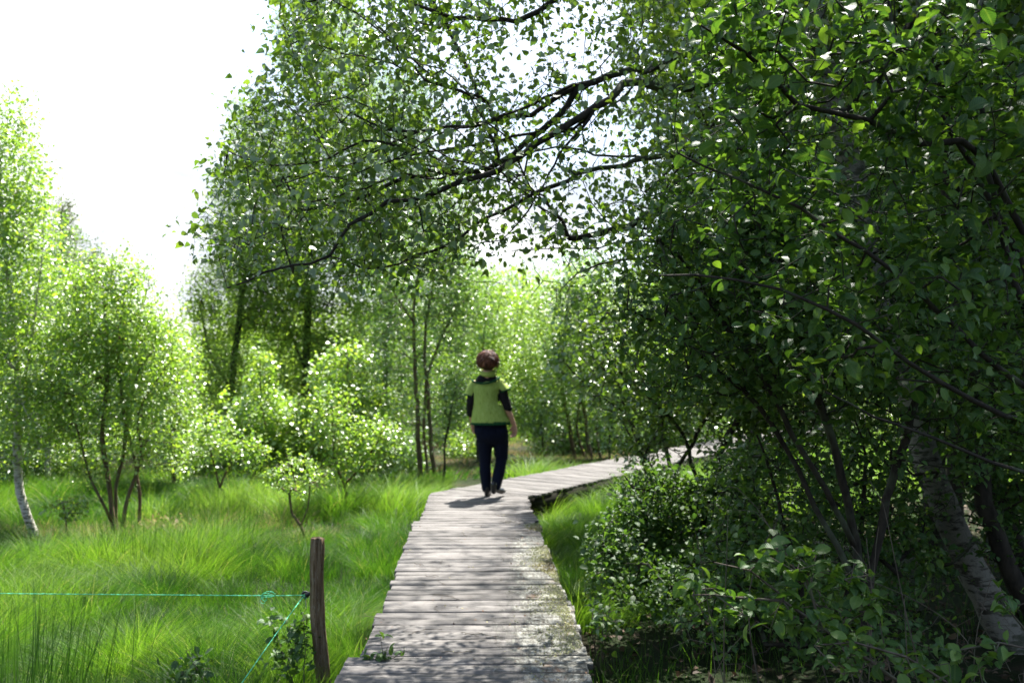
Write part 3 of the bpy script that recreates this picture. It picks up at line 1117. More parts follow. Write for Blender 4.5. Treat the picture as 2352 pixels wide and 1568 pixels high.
# ------------------------------------------------------------------ the walker
def sdf_mesh(name, caps, vox, mat, root, smooth_it=6, extra_mod=None, parent=None):
    """one continuous surface from tapered capsules: (p0, r0, p1, r1[, flat]) remeshed together"""
    bm = bmesh.new()
    for c in caps:
        p0, r0, p1, r1 = Vector(c[0]), c[1], Vector(c[2]), c[3]
        sc = c[4] if len(c) > 4 else (1, 1)          # squash across: (x, y)
        d = p1 - p0
        n = 7
        vs = []
        L = d.length
        k = max(2, int(L / 0.03))
        q = d.to_track_quat('Z', 'Y') if L > 1e-6 else Vector((0, 0, 1)).to_track_quat('Z', 'Y')
        rings = []
        for i in range(5, 0, -1):
            a = i / 6 * math.pi / 2
            rings.append((p0 - (d.normalized() if L > 1e-6 else Vector((0, 0, 1))) * r0 * math.sin(a), r0 * math.cos(a)))
        for i in range(k + 1):
            t = i / k
            rings.append((p0 + d * t, r0 + (r1 - r0) * t))
        for i in range(1, 6):
            a = i / 6 * math.pi / 2
            rings.append((p1 + (d.normalized() if L > 1e-6 else Vector((0, 0, 1))) * r1 * math.sin(a), r1 * math.cos(a)))
        S = 18
        prev = None
        ex, ey = Vector((1, 0, 0)), Vector((0, 1, 0))
        if L > 1e-6 and abs(d.normalized().z) < 0.75:
            ex, ey = q @ Vector((1, 0, 0)), q @ Vector((0, 1, 0))
        for (c_, r_) in rings:
            ring = [bm.verts.new(c_ + ex * (r_ * sc[0] * math.cos(2 * math.pi * s / S)) + ey * (r_ * sc[1] * math.sin(2 * math.pi * s / S))) for s in range(S)]
            if prev:
                for s in range(S):
                    bm.faces.new((prev[s], prev[(s + 1) % S], ring[(s + 1) % S], ring[s]))
            else:
                bm.faces.new(ring[::-1])
            prev = ring
        bm.faces.new(prev)
    bmesh.ops.recalc_face_normals(bm, faces=bm.faces)
    me = bpy.data.meshes.new(name)
    bm.to_mesh(me); bm.free()
    o = put(name, me, None, mat)
    md = o.modifiers.new('remesh', 'REMESH')
    md.mode = 'VOXEL'
    md.voxel_size = vox
    md.use_smooth_shade = True
    ms = o.modifiers.new('smooth', 'SMOOTH')
    ms.iterations = smooth_it
    ms.factor = 0.5
    if extra_mod:
        extra_mod(o)
    dg = bpy.context.evaluated_depsgraph_get()
    me2 = bpy.data.meshes.new_from_object(o.evaluated_get(dg))
    me2.name = name
    o.modifiers.clear()
    o.data = me2
    if not me2.materials:
        me2.materials.append(mat)
    o.parent = parent or root
    if not parent:
        o.parent = root
    return o


def walker():
    wx, wy = 0.0, 11.62
    root = thing('person', 'woman with short auburn hair in green knitted top and dark jeans, walking away', 'person', (wx, wy, 0.0))
    # local frame: x right in the picture, y away, z up; metres
    skin = plain('skin', (0.5, 0.27, 0.19), (0.58, 0.33, 0.24), 25, 0.55, 0.35, 0.05)
    jeans, nt, out = nodes('dark_denim')
    n = noise(nt, 300, 3, 0.6)
    n2 = noise(nt, 9, 4, 0.6)
    c = mix(nt, n2, (0.003, 0.004, 0.012), (0.005, 0.008, 0.024))
    c = mix(nt, math_n(nt, 'MULTIPLY', n, 0.3), c, (0.009, 0.012, 0.028))
    principled(nt, out, c, 0.9, 0.15, bump(nt, noise(nt, 26, 3, 0.5), 0.35, 0.02))
    black = plain('black_jersey', (0.008, 0.007, 0.009), (0.02, 0.018, 0.02), 60, 0.9, 0.15, 0.5, 0.01)
    knit, nt, out = nodes('light_green_knit')
    tcn = mapping(nt, (1, 1, 1))
    sp = nt.nodes.new('ShaderNodeSeparateXYZ')
    nt.links.new(tcn, sp.inputs[0])
    w1 = math_n(nt, 'SINE', math_n(nt, 'MULTIPLY', sp.outputs[0], 420))
    w2 = math_n(nt, 'SINE', math_n(nt, 'MULTIPLY', sp.outputs[2], 520))
    st = math_n(nt, 'MULTIPLY', w1, w2)
    ribs = noise(nt, 1.0, 5, 0.7, mapping(nt, (70, 70, 14)))
    c = ramp(nt, [(0.3, (0.07, 0.1, 0.025)), (0.4, (0.32, 0.42, 0.095)), (0.55, (0.4, 0.51, 0.13)), (0.75, (0.48, 0.58, 0.2))], ribs)
    z = sp.outputs[2]
    principled(nt, out, c, 0.95, 0.1, bump(nt, math_n(nt, 'ADD', ribs, math_n(nt, 'MULTIPLY', st, 0.25)), 0.6, 0.008))
    trim = plain('dark_green_knit', (0.01, 0.05, 0.02), (0.025, 0.1, 0.04), 120, 0.95, 0.1, 0.6, 0.006)
    scarfm = plain('yellow_green_scarf', (0.28, 0.36, 0.07), (0.45, 0.52, 0.14), 40, 0.9, 0.1, 0.4, 0.01)
    shoe = plain('black_leather', (0.006, 0.006, 0.006), (0.02, 0.02, 0.02), 30, 0.35, 0.5, 0.2)

    def P(zx, zy, y=0.0):          # measured outline point -> local metres
        return Vector(((zx - 430) * 0.001405, y, (1320 - zy) * 0.001405))

    head = P(421, 205, 0.0)
    # --- body: one continuous skin surface with head, neck, trunk, arms, hands, legs, feet
    sh_l, sh_r = P(303, 392, 0.0), P(528, 378, 0.0)
    el_l, el_r = P(277, 590, -0.01), P(583, 600, -0.03)
    wr_l, wr_r = P(292, 720, 0.12), P(640, 735, 0.03)
    hip_l, hip_r = P(392, 800, 0.0), P(512, 800, 0.0)
    kn_l, kn_r = P(402, 1030, 0.02), P(535, 1035, 0.06)
    an_l, an_r = P(414, 1262, 0.0), P(478, 1238, -0.13)
    caps = [
        (head + Vector((0, 0.005, 0.03)), 0.088, head + Vector((0.004, 0.02, -0.015)), 0.082, (0.9, 1.1)),     # skull
        (head + Vector((0.006, 0.04, -0.05)), 0.055, head + Vector((0.01, 0.07, -0.085)), 0.036, (1, 1)),      # jaw and chin
        (head + Vector((0.008, 0.105, -0.01)), 0.011, head + Vector((0.009, 0.118, -0.03)), 0.014),             # nose
        (head + Vector((-0.082, 0.01, -0.01)), 0.012, head + Vector((-0.082, 0.012, -0.04)), 0.011),            # ears
        (head + Vector((0.084, 0.01, -0.01)), 0.012, head + Vector((0.084, 0.012, -0.04)), 0.011),
        (head + Vector((0.0, 0.0, -0.06)), 0.058, P(418, 345, -0.01), 0.062),                                    # neck
        (P(395, 362), 0.045, sh_l + Vector((0.04, 0, 0)), 0.04), (P(445, 357), 0.045, sh_r + Vector((-0.04, 0, 0)), 0.04),
        (P(375, 420), 0.085, P(450, 420), 0.085, (1, 1)),
        (P(410, 430), 0.105, P(420, 560), 0.11, (1.1, 0.75)), (P(420, 560), 0.11, P(430, 700), 0.12, (1.1, 0.75)),
        (P(430, 700), 0.12, P(452, 790), 0.11, (1.15, 0.8)),
        (sh_l, 0.042, el_l, 0.036), (el_l, 0.036, wr_l, 0.025),
        (sh_r, 0.042, el_r, 0.038), (el_r, 0.040, wr_r, 0.027),
        (hip_l, 0.07, kn_l, 0.045), (kn_l, 0.045, an_l, 0.03), (hip_r, 0.07, kn_r, 0.045), (kn_r, 0.045, P(512, 1120, -0.02), 0.04), (P(512, 1120, -0.02), 0.04, an_r, 0.03),
        (an_l, 0.03, P(420, 1300, 0.03), 0.02), (P(420, 1300, 0.03), 0.02, P(431, 1302, 0.14), 0.014), (an_r, 0.028, P(482, 1268, -0.12), 0.02), (P(482, 1268, -0.12), 0.018, P(540, 1284, 0.0), 0.012),
    ]

    def hand(w, d, side, side_v, nrm):
        """palm, four curled fingers of unequal length and a thumb off the side of the palm"""
        d = Vector(d).normalized(); s = Vector(side_v).normalized(); n_ = Vector(nrm).normalized()
        out_ = []
        pc = w + d * 0.075
        for k in (-1, -0.33, 0.33, 1):
            out_.append((w + s * 0.014 * k, 0.017, pc + s * 0.026 * k, 0.0145))
        for k, L in ((-1, .062), (-0.33, .074), (0.33, .080), (1, .070)):
            a = pc + s * 0.0265 * k
            b = a + d * L * 0.45 + s * 0.004 * k + n_ * 0.004
            c2 = b + d * L * 0.30 + n_ * L * (0.22 + 0.08 * (1 - abs(k)))
            e = c2 + d * L * 0.14 + n_ * L * 0.26
            out_ += [(a, 0.0108, b, 0.0092), (b, 0.0092, c2, 0.0082), (c2, 0.0082, e, 0.0068)]
        t0 = w + d * 0.022 + s * 0.024
        t1 = t0 + s * 0.024 + d * 0.026 + n_ * .008
        t2 = t1 + s * 0.006 + d * 0.026 + n_ * .01
        out_ += [(t0, 0.0135, t1, 0.0105), (t1, 0.0105, t2, 0.0085)]
        return out_
    caps += hand(wr_r, (0.05, 0.01, -1), 1, (-0.75, 0.66, 0), (-0.6, -0.5, 0.0))
    caps += hand(wr_l, (0.15, 0.35, -1), -1, (0.5, 0.85, 0.2), (0.8, -0.4, 0.1))
    body = sdf_mesh('body', caps, 0.0062, skin, root, 2)
    # --- eyes and mouth on the far side of the head
    eye = plain('eye', (0.03, 0.02, 0.015), (0.05, 0.03, 0.02), 10, .3)
    for sx in (-1, 1):
        bm = bmesh.new()
        bmesh.ops.create_uvsphere(bm, u_segments=10, v_segments=8, radius=0.011, matrix=Matrix.Translation(head + Vector((0.008 + sx * 0.03, 0.092, 0.002))))
        me = bpy.data.meshes.new('eye'); bm.to_mesh(me); bm.free()
        put('eye', me, root, eye)
    bm = bmesh.new()
    bmesh.ops.create_uvsphere(bm, u_segments=12, v_segments=8, radius=1, matrix=Matrix.Translation(head + Vector((0.01, 0.1, -0.062))) @ Matrix.Diagonal((0.022, 0.008, 0.006, 1)))
    me = bpy.data.meshes.new('mouth'); bm.to_mesh(me); bm.free()
    put('mouth', me, root, plain('lips', (0.4, 0.12, 0.1), (0.45, 0.15, 0.12), 10))

    # --- jeans
    J = [
        (P(405, 835, -.01), 0.09, P(505, 835, -.01), 0.09), (P(398, 880, 0.0), 0.084, P(400, 1030, 0.02), 0.066), (P(525, 880, 0.02), 0.084, P(536, 1000, .055), 0.07),
        (P(432, 735, 0.0), 0.135, P(440, 790, -0.01), 0.142, (1.32, 0.9)), (P(450, 720, 0), 0.13, P(452, 770), 0.14, (1.33, 0.88)),
        (P(385, 800, -0.03), 0.092, P(390, 850, -0.01), 0.09), (P(520, 800, -0.03), 0.094, P(520, 850, -0.01), 0.09),
        (P(400, 790, -0.0), 0.106, P(398, 900, 0.01), 0.083), (P(398, 900, 0.01), 0.087, P(400, 1030, 0.02), 0.07), (P(400, 1030, 0.02), 0.064, P(400, 1120, 0.0), 0.069),
        (P(400, 1120, 0.0), 0.069, P(411, 1256, -0.01), 0.056),
        (P(515, 790, 0.0), 0.108, P(533, 900, 0.03), 0.086), (P(530, 900, 0.03), 0.091, P(537, 1000, 0.06), 0.074), (P(538, 1000, 0.06), 0.069, P(519, 1100, 0.0), 0.067),
        (P(519, 1100, 0.0), 0.073, P(489, 1232, -0.1), 0.059)]
    sdf_mesh('jeans', J, 0.009, jeans, root, 4)

    # --- black long-sleeved shirt: sleeves and the wide dark neckline
    S = [
        (sh_l + Vector((0.0, 0, -.02)), 0.057, P(280, 560, -0.01), 0.054), (P(280, 560, -0.01), 0.054, P(282, 640, 0.02), 0.048),
        (sh_r + Vector((0.0, 0, -.02)), 0.06, P(560, 520, -0.02), 0.058), (P(560, 520, -0.02), 0.06, P(584, 590, -0.028), 0.052),
        (P(375, 372, 0.0), 0.078, P(450, 366, 0.0), 0.078, (1.0, 1.0)), (P(372, 352, 0), 0.05, P(455, 348, 0), 0.05),
        (P(400, 420), 0.1, P(425, 500), 0.11, (1.1, 0.75))]
    sdf_mesh('shirt', S, 0.007, black, root, 4)

    # --- knitted top: lofted, open at neck and cuffs, boxy
    def loft(name, rings, mat, seg=48, thick=0.006, wob=0.003, seed=1, parent=None):
        rg = np.random.default_rng(seed)
        bm = bmesh.new()
        prev = None
        for (c, a, b, tilt, sq) in rings:
            ring = []
            for k in range(seg):
                t = 2 * math.pi * k / seg
                ct, s_ = math.cos(t), math.sin(t)
                x = a * math.copysign(abs(ct) ** sq, ct)
                y = b * math.copysign(abs(s_) ** sq, s_)
                v = c + Vector((x, y, tilt[0] * ct + tilt[1] * s_)) * 1.0
                v += Vector((x, y, 0)).normalized() * float(rg.normal()) * wob * 0.3
                ring.append(bm.verts.new(v))
            if prev:
                for k in range(seg):
                    bm.faces.new((prev[k], prev[(k + 1) % seg], ring[(k + 1) % seg], ring[k]))
            prev = ring
        for f in bm.faces:
            f.smooth = True
        me = bpy.data.meshes.new(name); bm.to_mesh(me); bm.free()
        o = put(name, me, parent or root, mat)
        sd = o.modifiers.new('thick', 'SOLIDIFY'); sd.thickness = thick; sd.offset = 1
        sb = o.modifiers.new('sub', 'SUBSURF'); sb.levels = 1; sb.render_levels = 1
        return o

    def ring(x0, x1, zy, depth, yc=0.0, tl=0.0, tb=0.0, sq=0.82):
        a = (x1 - x0) / 2 * 0.001405
        c = P((x0 + x1) / 2, zy, yc)
        return (c, a, depth, (tl, tb), sq)
    K = [
        (P(390, 560, 0), 0.0, P(390, 560, 0), 0.0)]
    K = [  # capsule core of the top, remeshed to one soft garment
        (P(400, 445, 0.0), 0.112, P(405, 560, 0.0), 0.114, (1.32, 0.98)),
        (P(405, 440, 0.0), 0.116, P(408, 430, 0.0), 0.112, (1.35, 0.92)),
        (P(408, 560, 0.0), 0.118, P(430, 640, -0.005), 0.132, (1.36, 0.98)),
        (P(430, 640, -0.005), 0.135, P(443, 712, -0.005), 0.153, (1.44, 0.98)),
        (P(352, 430, 0.0), 0.078, P(300, 400, 0.0), 0.045), (P(300, 405, 0.0), 0.053, P(274, 478, -0.002), 0.060),
        (P(470, 425, 0.0), 0.082, P(522, 385, 0.0), 0.05), (P(522, 388, 0.0), 0.058, P(558, 438, -0.01), 0.067),
        (P(325, 560, 0.0), 0.04, P(335, 680, 0), 0.06), (P(500, 480, 0.0), 0.05, P(520, 560, 0.0), 0.05), (P(500, 540, 0.0), 0.06, P(548, 690, 0), 0.06)]
    top = sdf_mesh('knitted_top', K, 0.008, knit, root, 5)
    # cut the wide neckline and the hem so that the shirt and jeans show
    bm = bmesh.new(); bm.from_mesh(top.data)
    hem = (1320 - 712) * 0.001405
    bmesh.ops.bisect_plane(bm, geom=bm.verts[:] + bm.edges[:] + bm.faces[:], plane_co=(0, 0, hem), plane_no=(0.01, 0, -1), clear_outer=True)
    # cuffs
    for (c, nrm, xs) in ((P(274, 492, 0), Vector((-0.28, 0, -1)), -1), (P(560, 452, 0), Vector((0.42, 0, -1)), 1)):
        g = [f for f in bm.faces if (f.calc_center_median().x < P(306, 0).x if xs < 0 else f.calc_center_median().x > P(508, 0).x) and f.calc_center_median().z > P(0, 560).z]
        ed = set(e for f in g for e in f.edges); vs = set(v for f in g for v in f.verts)
        bmesh.ops.bisect_plane(bm, geom=list(vs) + list(ed) + g, plane_co=c, plane_no=nrm, clear_outer=True)
    bm.to_mesh(top.data); bm.free()
    sd = top.modifiers.new('thick', 'SOLIDIFY'); sd.thickness = 0.006; sd.offset = 1

    def bandring(name, pts, r, flat=1.0):
        q = np.array([list(p) for p in pts] + [list(pts[0])])
        L = smooth_line(q, 0.012)
        V, f = sweep(L, np.full(len(L), r), 8, 0.04, 2)
        o = put(name, mesh_np(name, V, f, 4, smooth=True), top, trim)
        o.parent = top
        return o

    def oval(c, a, b, e1, e2, n=20):
        return [c + Vector(e1) * a * math.cos(2 * math.pi * k / n) + Vector(e2) * b * math.sin(2 * math.pi * k / n) for k in range(n)]
    nb = []
    for k in range(28):       # scooped neckline, lower at the back
        t = 2 * math.pi * k / 28
        x = 405 + 112 * math.cos(t)
        back = math.sin(t)     # -1 back of the neck, +1 front
        zy = 352 - 12 * math.cos(t) + (36 * abs(back) ** 1.5 if back < 0 else 20 * back)
        nb.append(P(x, zy, (0.112 if back > 0 else 0.117) * math.copysign(abs(back) ** 0.8, back)))
    bandring('neckband', nb, 0.0115)
    o = sdf_mesh('hem', [(P(443, 716, -.005), 0.15, P(443, 722, -.005), 0.155, (1.44, 0.98))], 0.006, trim, root, 1)
    bm = bmesh.new(); bm.from_mesh(o.data)
    for (zz, s) in ((hem + 0.012, 1), (hem - 0.024, -1)):
        bmesh.ops.bisect_plane(bm, geom=bm.verts[:] + bm.edges[:] + bm.faces[:], plane_co=(0, 0, zz), plane_no=(0, 0, s), clear_outer=True)
    bm.to_mesh(o.data); bm.free()
    sd = o.modifiers.new('thick', 'SOLIDIFY'); sd.thickness = 0.009; sd.offset = 1
    o.parent = top
    bandring('cuff', oval(P(271, 490, 0), 0.060, 0.06, (0.96, 0, -0.28), (0, 1, 0)), 0.009)
    bandring('cuff', oval(P(561, 449, -.008), 0.068, 0.067, (0.92, 0, 0.39), (0, 1, 0)), 0.0095)

    # --- scarf
    sc = []
    for k, (zy, r, a) in enumerate(((330, 0.018, 0.083), (309, 0.024, 0.080), (290, 0.022, 0.078))):
        pts = [P(421, zy, 0.005) + Vector((a * math.cos(t), a * 1.02 * math.sin(t), -0.012 * math.cos(t + k) + (0.012 * math.sin(t)))) for t in np.linspace(0, 2 * math.pi, 17)[:-1]]
        for i in range(16):
            sc.append((pts[i], r * 0.8, pts[(i + 1) % 16], r * 0.8))
    sdf_mesh('scarf', sc[16:], 0.006, scarfm, root, 3)

    # --- hair: soft short layered locks on a cap
    hm, nt, out = nodes('auburn_hair')
    a_ = nt.nodes.new('ShaderNodeAttribute'); a_.attribute_name = 'rnd'
    hc = ramp(nt, [(0, (0.04, 0.014, 0.008)), (0.6, (0.12, 0.04, 0.02)), (1, (0.3, 0.12, 0.065))], a_.outputs['Fac'])
    principled(nt, out, hc, 0.5, 0.3)
    rg = np.random.default_rng(77)
    hc_ = np.array(head) + np.array([0, -0.012, 0.014])
    VV, FF, RR, off = [], [], [], 0
    ca = sdf_mesh('hair', [(Vector(hc_) + Vector((0, 0, 0.012)), 0.098, Vector(hc_) + Vector((0, -0.01, -0.04)), 0.09, (1.1, 1.04))], 0.008, hm, root, 2)
    bm = bmesh.new(); bm.from_mesh(ca.data)
    bmesh.ops.delete(bm, geom=[v for v in bm.verts if v.co.y > hc_[1] + 0.065 and v.co.z < hc_[2] + 0.05], context='VERTS')
    bm.to_mesh(ca.data); bm.free()
    at_ = ca.data.attributes.new('rnd', 'FLOAT', 'FACE')
    at_.data.foreach_set('value', np.zeros(len(ca.data.polygons), dtype=np.float32))
    for k in range(1500):
        th = rg.uniform(0, 2 * math.pi)
        ph = math.acos(rg.uniform(-0.35, 1))
        nrm = np.array([math.sin(ph) * math.cos(th), math.sin(ph) * math.sin(th), math.cos(ph)])
        if nrm[1] > 0.55 and nrm[2] < 0.6:
            continue
        p = hc_ + nrm * np.array([0.109, 0.11, 0.105])
        # locks fall away from the crown and curl out a little
        crown = np.array([0.0, -0.25, 0.95])
        d = nrm - crown
        d -= nrm * np.dot(d, nrm)
        d = d / (np.linalg.norm(d) + 1e-6) + rg.normal(size=3) * 0.35
        d[2] -= 0.5
        fl = rg.uniform(-.3, 1.0)
        L = rg.uniform(0.04, 0.09)
        pts = []
        q = p.copy()
        for i in range(5):
            pts.append(q + nrm * (0.006 * math.sin(i * 1.1) + fl * i * .004))
            d2 = d / np.linalg.norm(d)
            q = q + d2 * L / 4
            v = (q - hc_) / np.array([0.113, 0.114, 0.108])
            rn = np.linalg.norm(v)
            if rn < 1.0:
                q = hc_ + (q - hc_) / rn
            d = d + rg.normal(size=3) * 0.35 + np.array([0, 0, -0.15])
        low = hc_[2] - 0.098
        pts = np.array(pts)
        pts[:, 2] = np.maximum(pts[:, 2], low + rg.uniform(0, .012))
        V, f = sweep(pts, np.array([0.0035, 0.0046, 0.0044, 0.0032, 0.0008]) * rg.uniform(.7, 1.15), 5)
        VV.append(V); FF.append(f + off); RR.append(np.full(len(f), rg.random())); off += len(V)
    o = put('locks', mesh_np('locks', np.vstack(VV), np.vstack(FF), 4, np.concatenate(RR), smooth=True), ca, hm)

    # --- shoes
    def shoe_mesh(heel, toe, up=(0, 0, 1)):
        h, t = Vector(heel), Vector(toe)
        d = (t - h)
        return [(h + Vector(up) * 0.034, 0.034, h + d * 0.35 + Vector(up) * 0.03, 0.034), (h + d * 0.3 + Vector(up) * 0.026, 0.032, h + d * 0.75 + Vector(up) * 0.016, 0.036),
                (h + d * 0.7 + Vector(up) * 0.016, 0.036, h + d * 0.95 + Vector(up) * 0.01, 0.024), (h + Vector(up) * 0.05, 0.036, h + Vector(up) * 0.085, 0.038),
                (h + Vector(up) * 0.006, 0.027, h + Vector(up) * 0.012, 0.027)]

    def flat_sole(zmin):
        def f(o):
            pass
        return f
    s1 = sdf_mesh('shoe', shoe_mesh(P(414, 1309, -0.03), P(434, 1309, 0.19)), 0.006, shoe, root, 2)
    s2 = sdf_mesh('shoe', shoe_mesh(P(470, 1276, -0.15), P(558, 1290, 0.03)), 0.006, shoe, root, 2)
    for v in s1.data.vertices:
        v.co.z = max(v.co.z, 0.004)
    for v in s2.data.vertices:
        v.co.z = max(v.co.z, 0.006 + max(0, (P(545, 0).x - v.co.x)) * 0.3)
    for s in (s1, s2):
        ex = s.data
        ex.update()


walker()
LB, LY, BK = M['leaf_birch'], M['leaf_young'], M['leaf_back']
# ------------------------------------------------------------------ the overhanging birch on the right
def white_birch():
    rg = np.random.default_rng(101)
    g = Grower(120000)
    # leaning white trunk, continuing above the picture
    g.limb(ln((2400, 1640, 6.3), (2345, 1520, 6.35), (2265, 1370, 6.4), (2205, 1250, 6.4), (2140, 1090, 6.4), (2085, 900, 6.4), (2040, 740, 6.35), (2005, 600, 6.3), (1968, 440, 6.3), (1925, 280, 6.25), (1890, 130, 6.2), (1862, -20, 6.2), (1835, -220, 6.3), (1800, -480, 6.6), (1790, -760, 7.0)), 0.105, 0.05, 0.15)
    L = [
        # the big limb and its forks, as they cross the sky
        (ln((1880, 5, 6.2), (1806, 29, 6.1), (1735, 70, 6.0), (1683, 118, 5.9), (1568, 128, 5.8), (1464, 162, 5.7), (1395, 176, 5.7), (1330, 192, 5.7), (1283, 228, 5.65), (1221, 262, 5.6), (1164, 257, 5.6), (1106, 276, 5.5), (1035, 286, 5.45), (960, 300, 5.4), (880, 290, 5.3), (790, 250, 5.3)), 0.052, 0.007),
        (ln((1683, 118, 5.9), (1645, 175, 5.8), (1560, 205, 5.7), (1480, 195, 5.6), (1435, 192, 5.6), (1402, 238, 5.5), (1330, 281, 5.45), (1259, 316, 5.4), (1173, 376, 5.3), (1130, 402, 5.3), (1059, 424, 5.2), (1002, 443, 5.2), (949, 455, 5.15), (892, 450, 5.1), (854, 478, 5.1), (807, 511, 5.0), (745, 576, 5.0), (669, 602, 4.95), (607, 614, 4.9), (540, 650, 4.9)), 0.042, 0.006),
        (ln((1325, 205, 5.7), (1283, 267, 5.7), (1211, 324, 5.7), (1149, 371, 5.65), (1045, 388, 5.6), (973, 376, 5.6), (921, 340, 5.5), (850, 330, 5.5), (760, 360, 5.4), (650, 380, 5.3)), 0.024, 0.006),
        (ln((1143, 372, 5.65), (1150, 330, 5.6), (1140, 290, 5.6), (1115, 235, 5.6), (1060, 215, 5.5), (980, 190, 5.5), (900, 110, 5.4), (850, 40, 5.4)), 0.016, 0.005),
        (ln((1990, 520, 6.3), (1900, 470, 6.2), (1760, 400, 6.1), (1640, 370, 6.0), (1520, 360, 5.95), (1402, 376, 5.9), (1306, 409, 5.8), (1240, 438, 5.75), (1173, 476, 5.7), (1087, 519, 5.6), (1011, 562, 5.5), (902, 600, 5.5), (830, 622, 5.45), (760, 600, 5.4)), 0.034, 0.006),
        (ln((2000, 590, 6.3), (1850, 500, 6.1), (1700, 400, 5.9), (1606, 425, 5.8), (1521, 468, 5.7), (1464, 498, 5.65), (1378, 528, 5.6), (1306, 547, 5.55)), 0.05, 0.022),
        (ln((1306, 547, 5.55), (1292, 512, 5.5), (1272, 478, 5.5), (1252, 450, 5.5), (1210, 430, 5.45)), 0.015, 0.004),
        (ln((2030, 700, 6.35), (1900, 620, 6.0), (1750, 560, 5.8), (1600, 560, 5.7), (1480, 585, 5.6), (1380, 610, 5.6), (1300, 640, 5.5)), 0.026, 0.005),
        (ln((1880, 100, 6.2), (1800, 150, 5.9), (1700, 220, 5.6), (1620, 300, 5.4), (1560, 370, 5.3), (1490, 440, 5.2)), 0.024, 0.006),
        (ln((1850, -100, 6.2), (1700, -130, 6.0), (1500, -90, 5.8), (1300, 0, 5.7), (1150, 40, 5.6), (1000, 20, 5.5), (850, -30, 5.4), (700, 20, 5.3)), 0.045, 0.007),
        (ln((1840, -220, 6.3), (1650, -350, 6.3), (1400, -380, 6.3), (1100, -350, 6.2), (850, -300, 6.0)), 0.05, 0.008),
        (ln((1800, -480, 6.6), (1600, -700, 7.0), (1350, -900, 7.4), (1150, -1000, 7.6)), 0.05, 0.008),
        (ln((1800, -480, 6.6), (2000, -650, 7.0), (2250, -800, 7.6), (2500, -850, 8.0)), 0.05, 0.008),
        ([at(1800, -480, 6.6), np.array([2.1, 7.6, 5.9]), np.array([1.9, 9.2, 6.5]), np.array([1.3, 11.2, 6.9]), np.array([0.9, 12.4, 7.1])], 0.05, 0.008),
        (ln((1925, 280, 6.25), (2050, 120, 6.6), (2200, -50, 7.1), (2400, -200, 7.6)), 0.045, 0.008),
    ]
    for k, (p, r0, r1) in enumerate(L):
        g.limb(p, r0 * .85, r1 * 0.7, 0.08, wob=0.02, seed=k)

    # side branches fanning off the limbs
    for k in range(44):
        ch = g.chains[1 + int(rg.integers(0, 9))]
        i = int(len(ch) * rg.uniform(.12, .85))
        a, b = g.P[ch[i]], g.P[ch[min(i + 3, len(ch) - 1)]]
        d = (b - a) / (np.linalg.norm(b - a) + 1e-9)
        side = rg.normal(size=3) * [.35, .5, .45]
        L_ = rg.uniform(.5, 1.25)
        q1 = a + (d + side * .5) * L_ * .35
        q2 = q1 + (d + side * .9 + [0, 0, -.08]) * L_ * .35
        q3 = q2 + (d + side * .5 + [0, 0, -.12]) * L_ * .35
        if q3[2] > 2.05 and q3[0] / q3[1] > -0.22:
            g.limb([a, q1, q2, q3], min(.011, g.R[ch[i]] * .6), .003, .07, wob=.014, seed=300 + k)

    # leafy volume: targets near the limbs within the outline the canopy has
    def region(n, poly_left, y0, y1, xr, Y0, Y1, dens):
        out = []
        while len(out) < n:
            x, y = rg.uniform(380, xr), rg.uniform(y0, y1)
            lx = np.interp(y, [p[1] for p in poly_left], [p[0] for p in poly_left])
            if x < lx:
                continue
            yb = np.interp(x, [400, 520, 700, 900, 1100, 1300, 1500, 1700, 1900], [560, 620, 640, 650, 600, 590, 640, 700, 740])
            if y > yb + rg.normal() * 18:
                continue
            if rg.random() > dens(x, y):
                continue
            out.append(at(x, y, rg.uniform(Y0, Y1)))
        return np.array(out)
    left = [(760, -400), (690, -100), (640, 0), (640, 120), (560, 200), (530, 290), (490, 400), (440, 500), (420, 560), (470, 620), (560, 660)]

    def dens(x, y):
        d = 0.55 + 0.75 * math.exp(-((x - 760) / 300) ** 2)
        # open sky between the limbs
        for (cx, cy, a, b, w) in ((1250, 170, 150, 50, .75), (1400, 340, 140, 70, .8), (1230, 330, 60, 45, .8), (1050, 130, 90, 50, .45), (1330, 480, 80, 40, .75), (1180, 600, 80, 40, .6), (1500, 260, 70, 40, .5), (1260, 90, 120, 40, .6), (1130, 480, 60, 40, .6)):
            d *= 1 - .62 * w * math.exp(-((x - cx) / a) ** 2 - ((y - cy) / b) ** 2)
        if x > 1500:
            d += 0.45
        if x < 1050:
            n_ = math.sin(x * .021 + y * .013) + math.sin(y * .03 - x * .011 + 2)
            d *= 1 + 0.25 * n_
        return d
    T = [region(2700, left, -120, 760, 1950, 4.8, 7.0, dens)]
    # higher crown that throws the shade
    hi = [(at(1500, -450, 6.6), (1.7, 1.3, 1.0), 1), (at(950, -300, 6.0), (0.9, 0.8, 0.7), .8), (at(1850, -800, 7.2), (1.9, 1.6, 1.2), 1),
          (at(2300, -500, 7.4), (1.6, 1.4, 1.4), 1), (at(2150, 0, 6.9), (1.2, 0.9, 1.2), 1.0), (at(1300, -850, 7.6), (1.5, 1.5, 1.0), 1)]
    T.append(in_blobs(hi, 1500, rg, 0.2))
    T.append(in_blobs([((1.5, 9.3, 6.9), (1.5, 2.4, .6)), ((1.0, 11.6, 7.3), (.9, 1.6, .5)), ((1.3, 7.6, 5.2), (.8, .9, .4), .8), ((2.0, 4.8, 5.3), (1.3, 1.2, .5), 1.2), ((3.2, 6.5, 6.6), (1.6, 1.6, .6), 1.2)], 1100, rg))
    T = np.vstack(T)
    g.grow(T, 0.11, rg, bend=0.3, wob=0.1)
    # fine bare twigs fanning off the limbs
    nl = len(g.tips)
    lo = np.array([i for ch in g.chains[1:9] for i in ch if g.P[i][2] < 3.9])
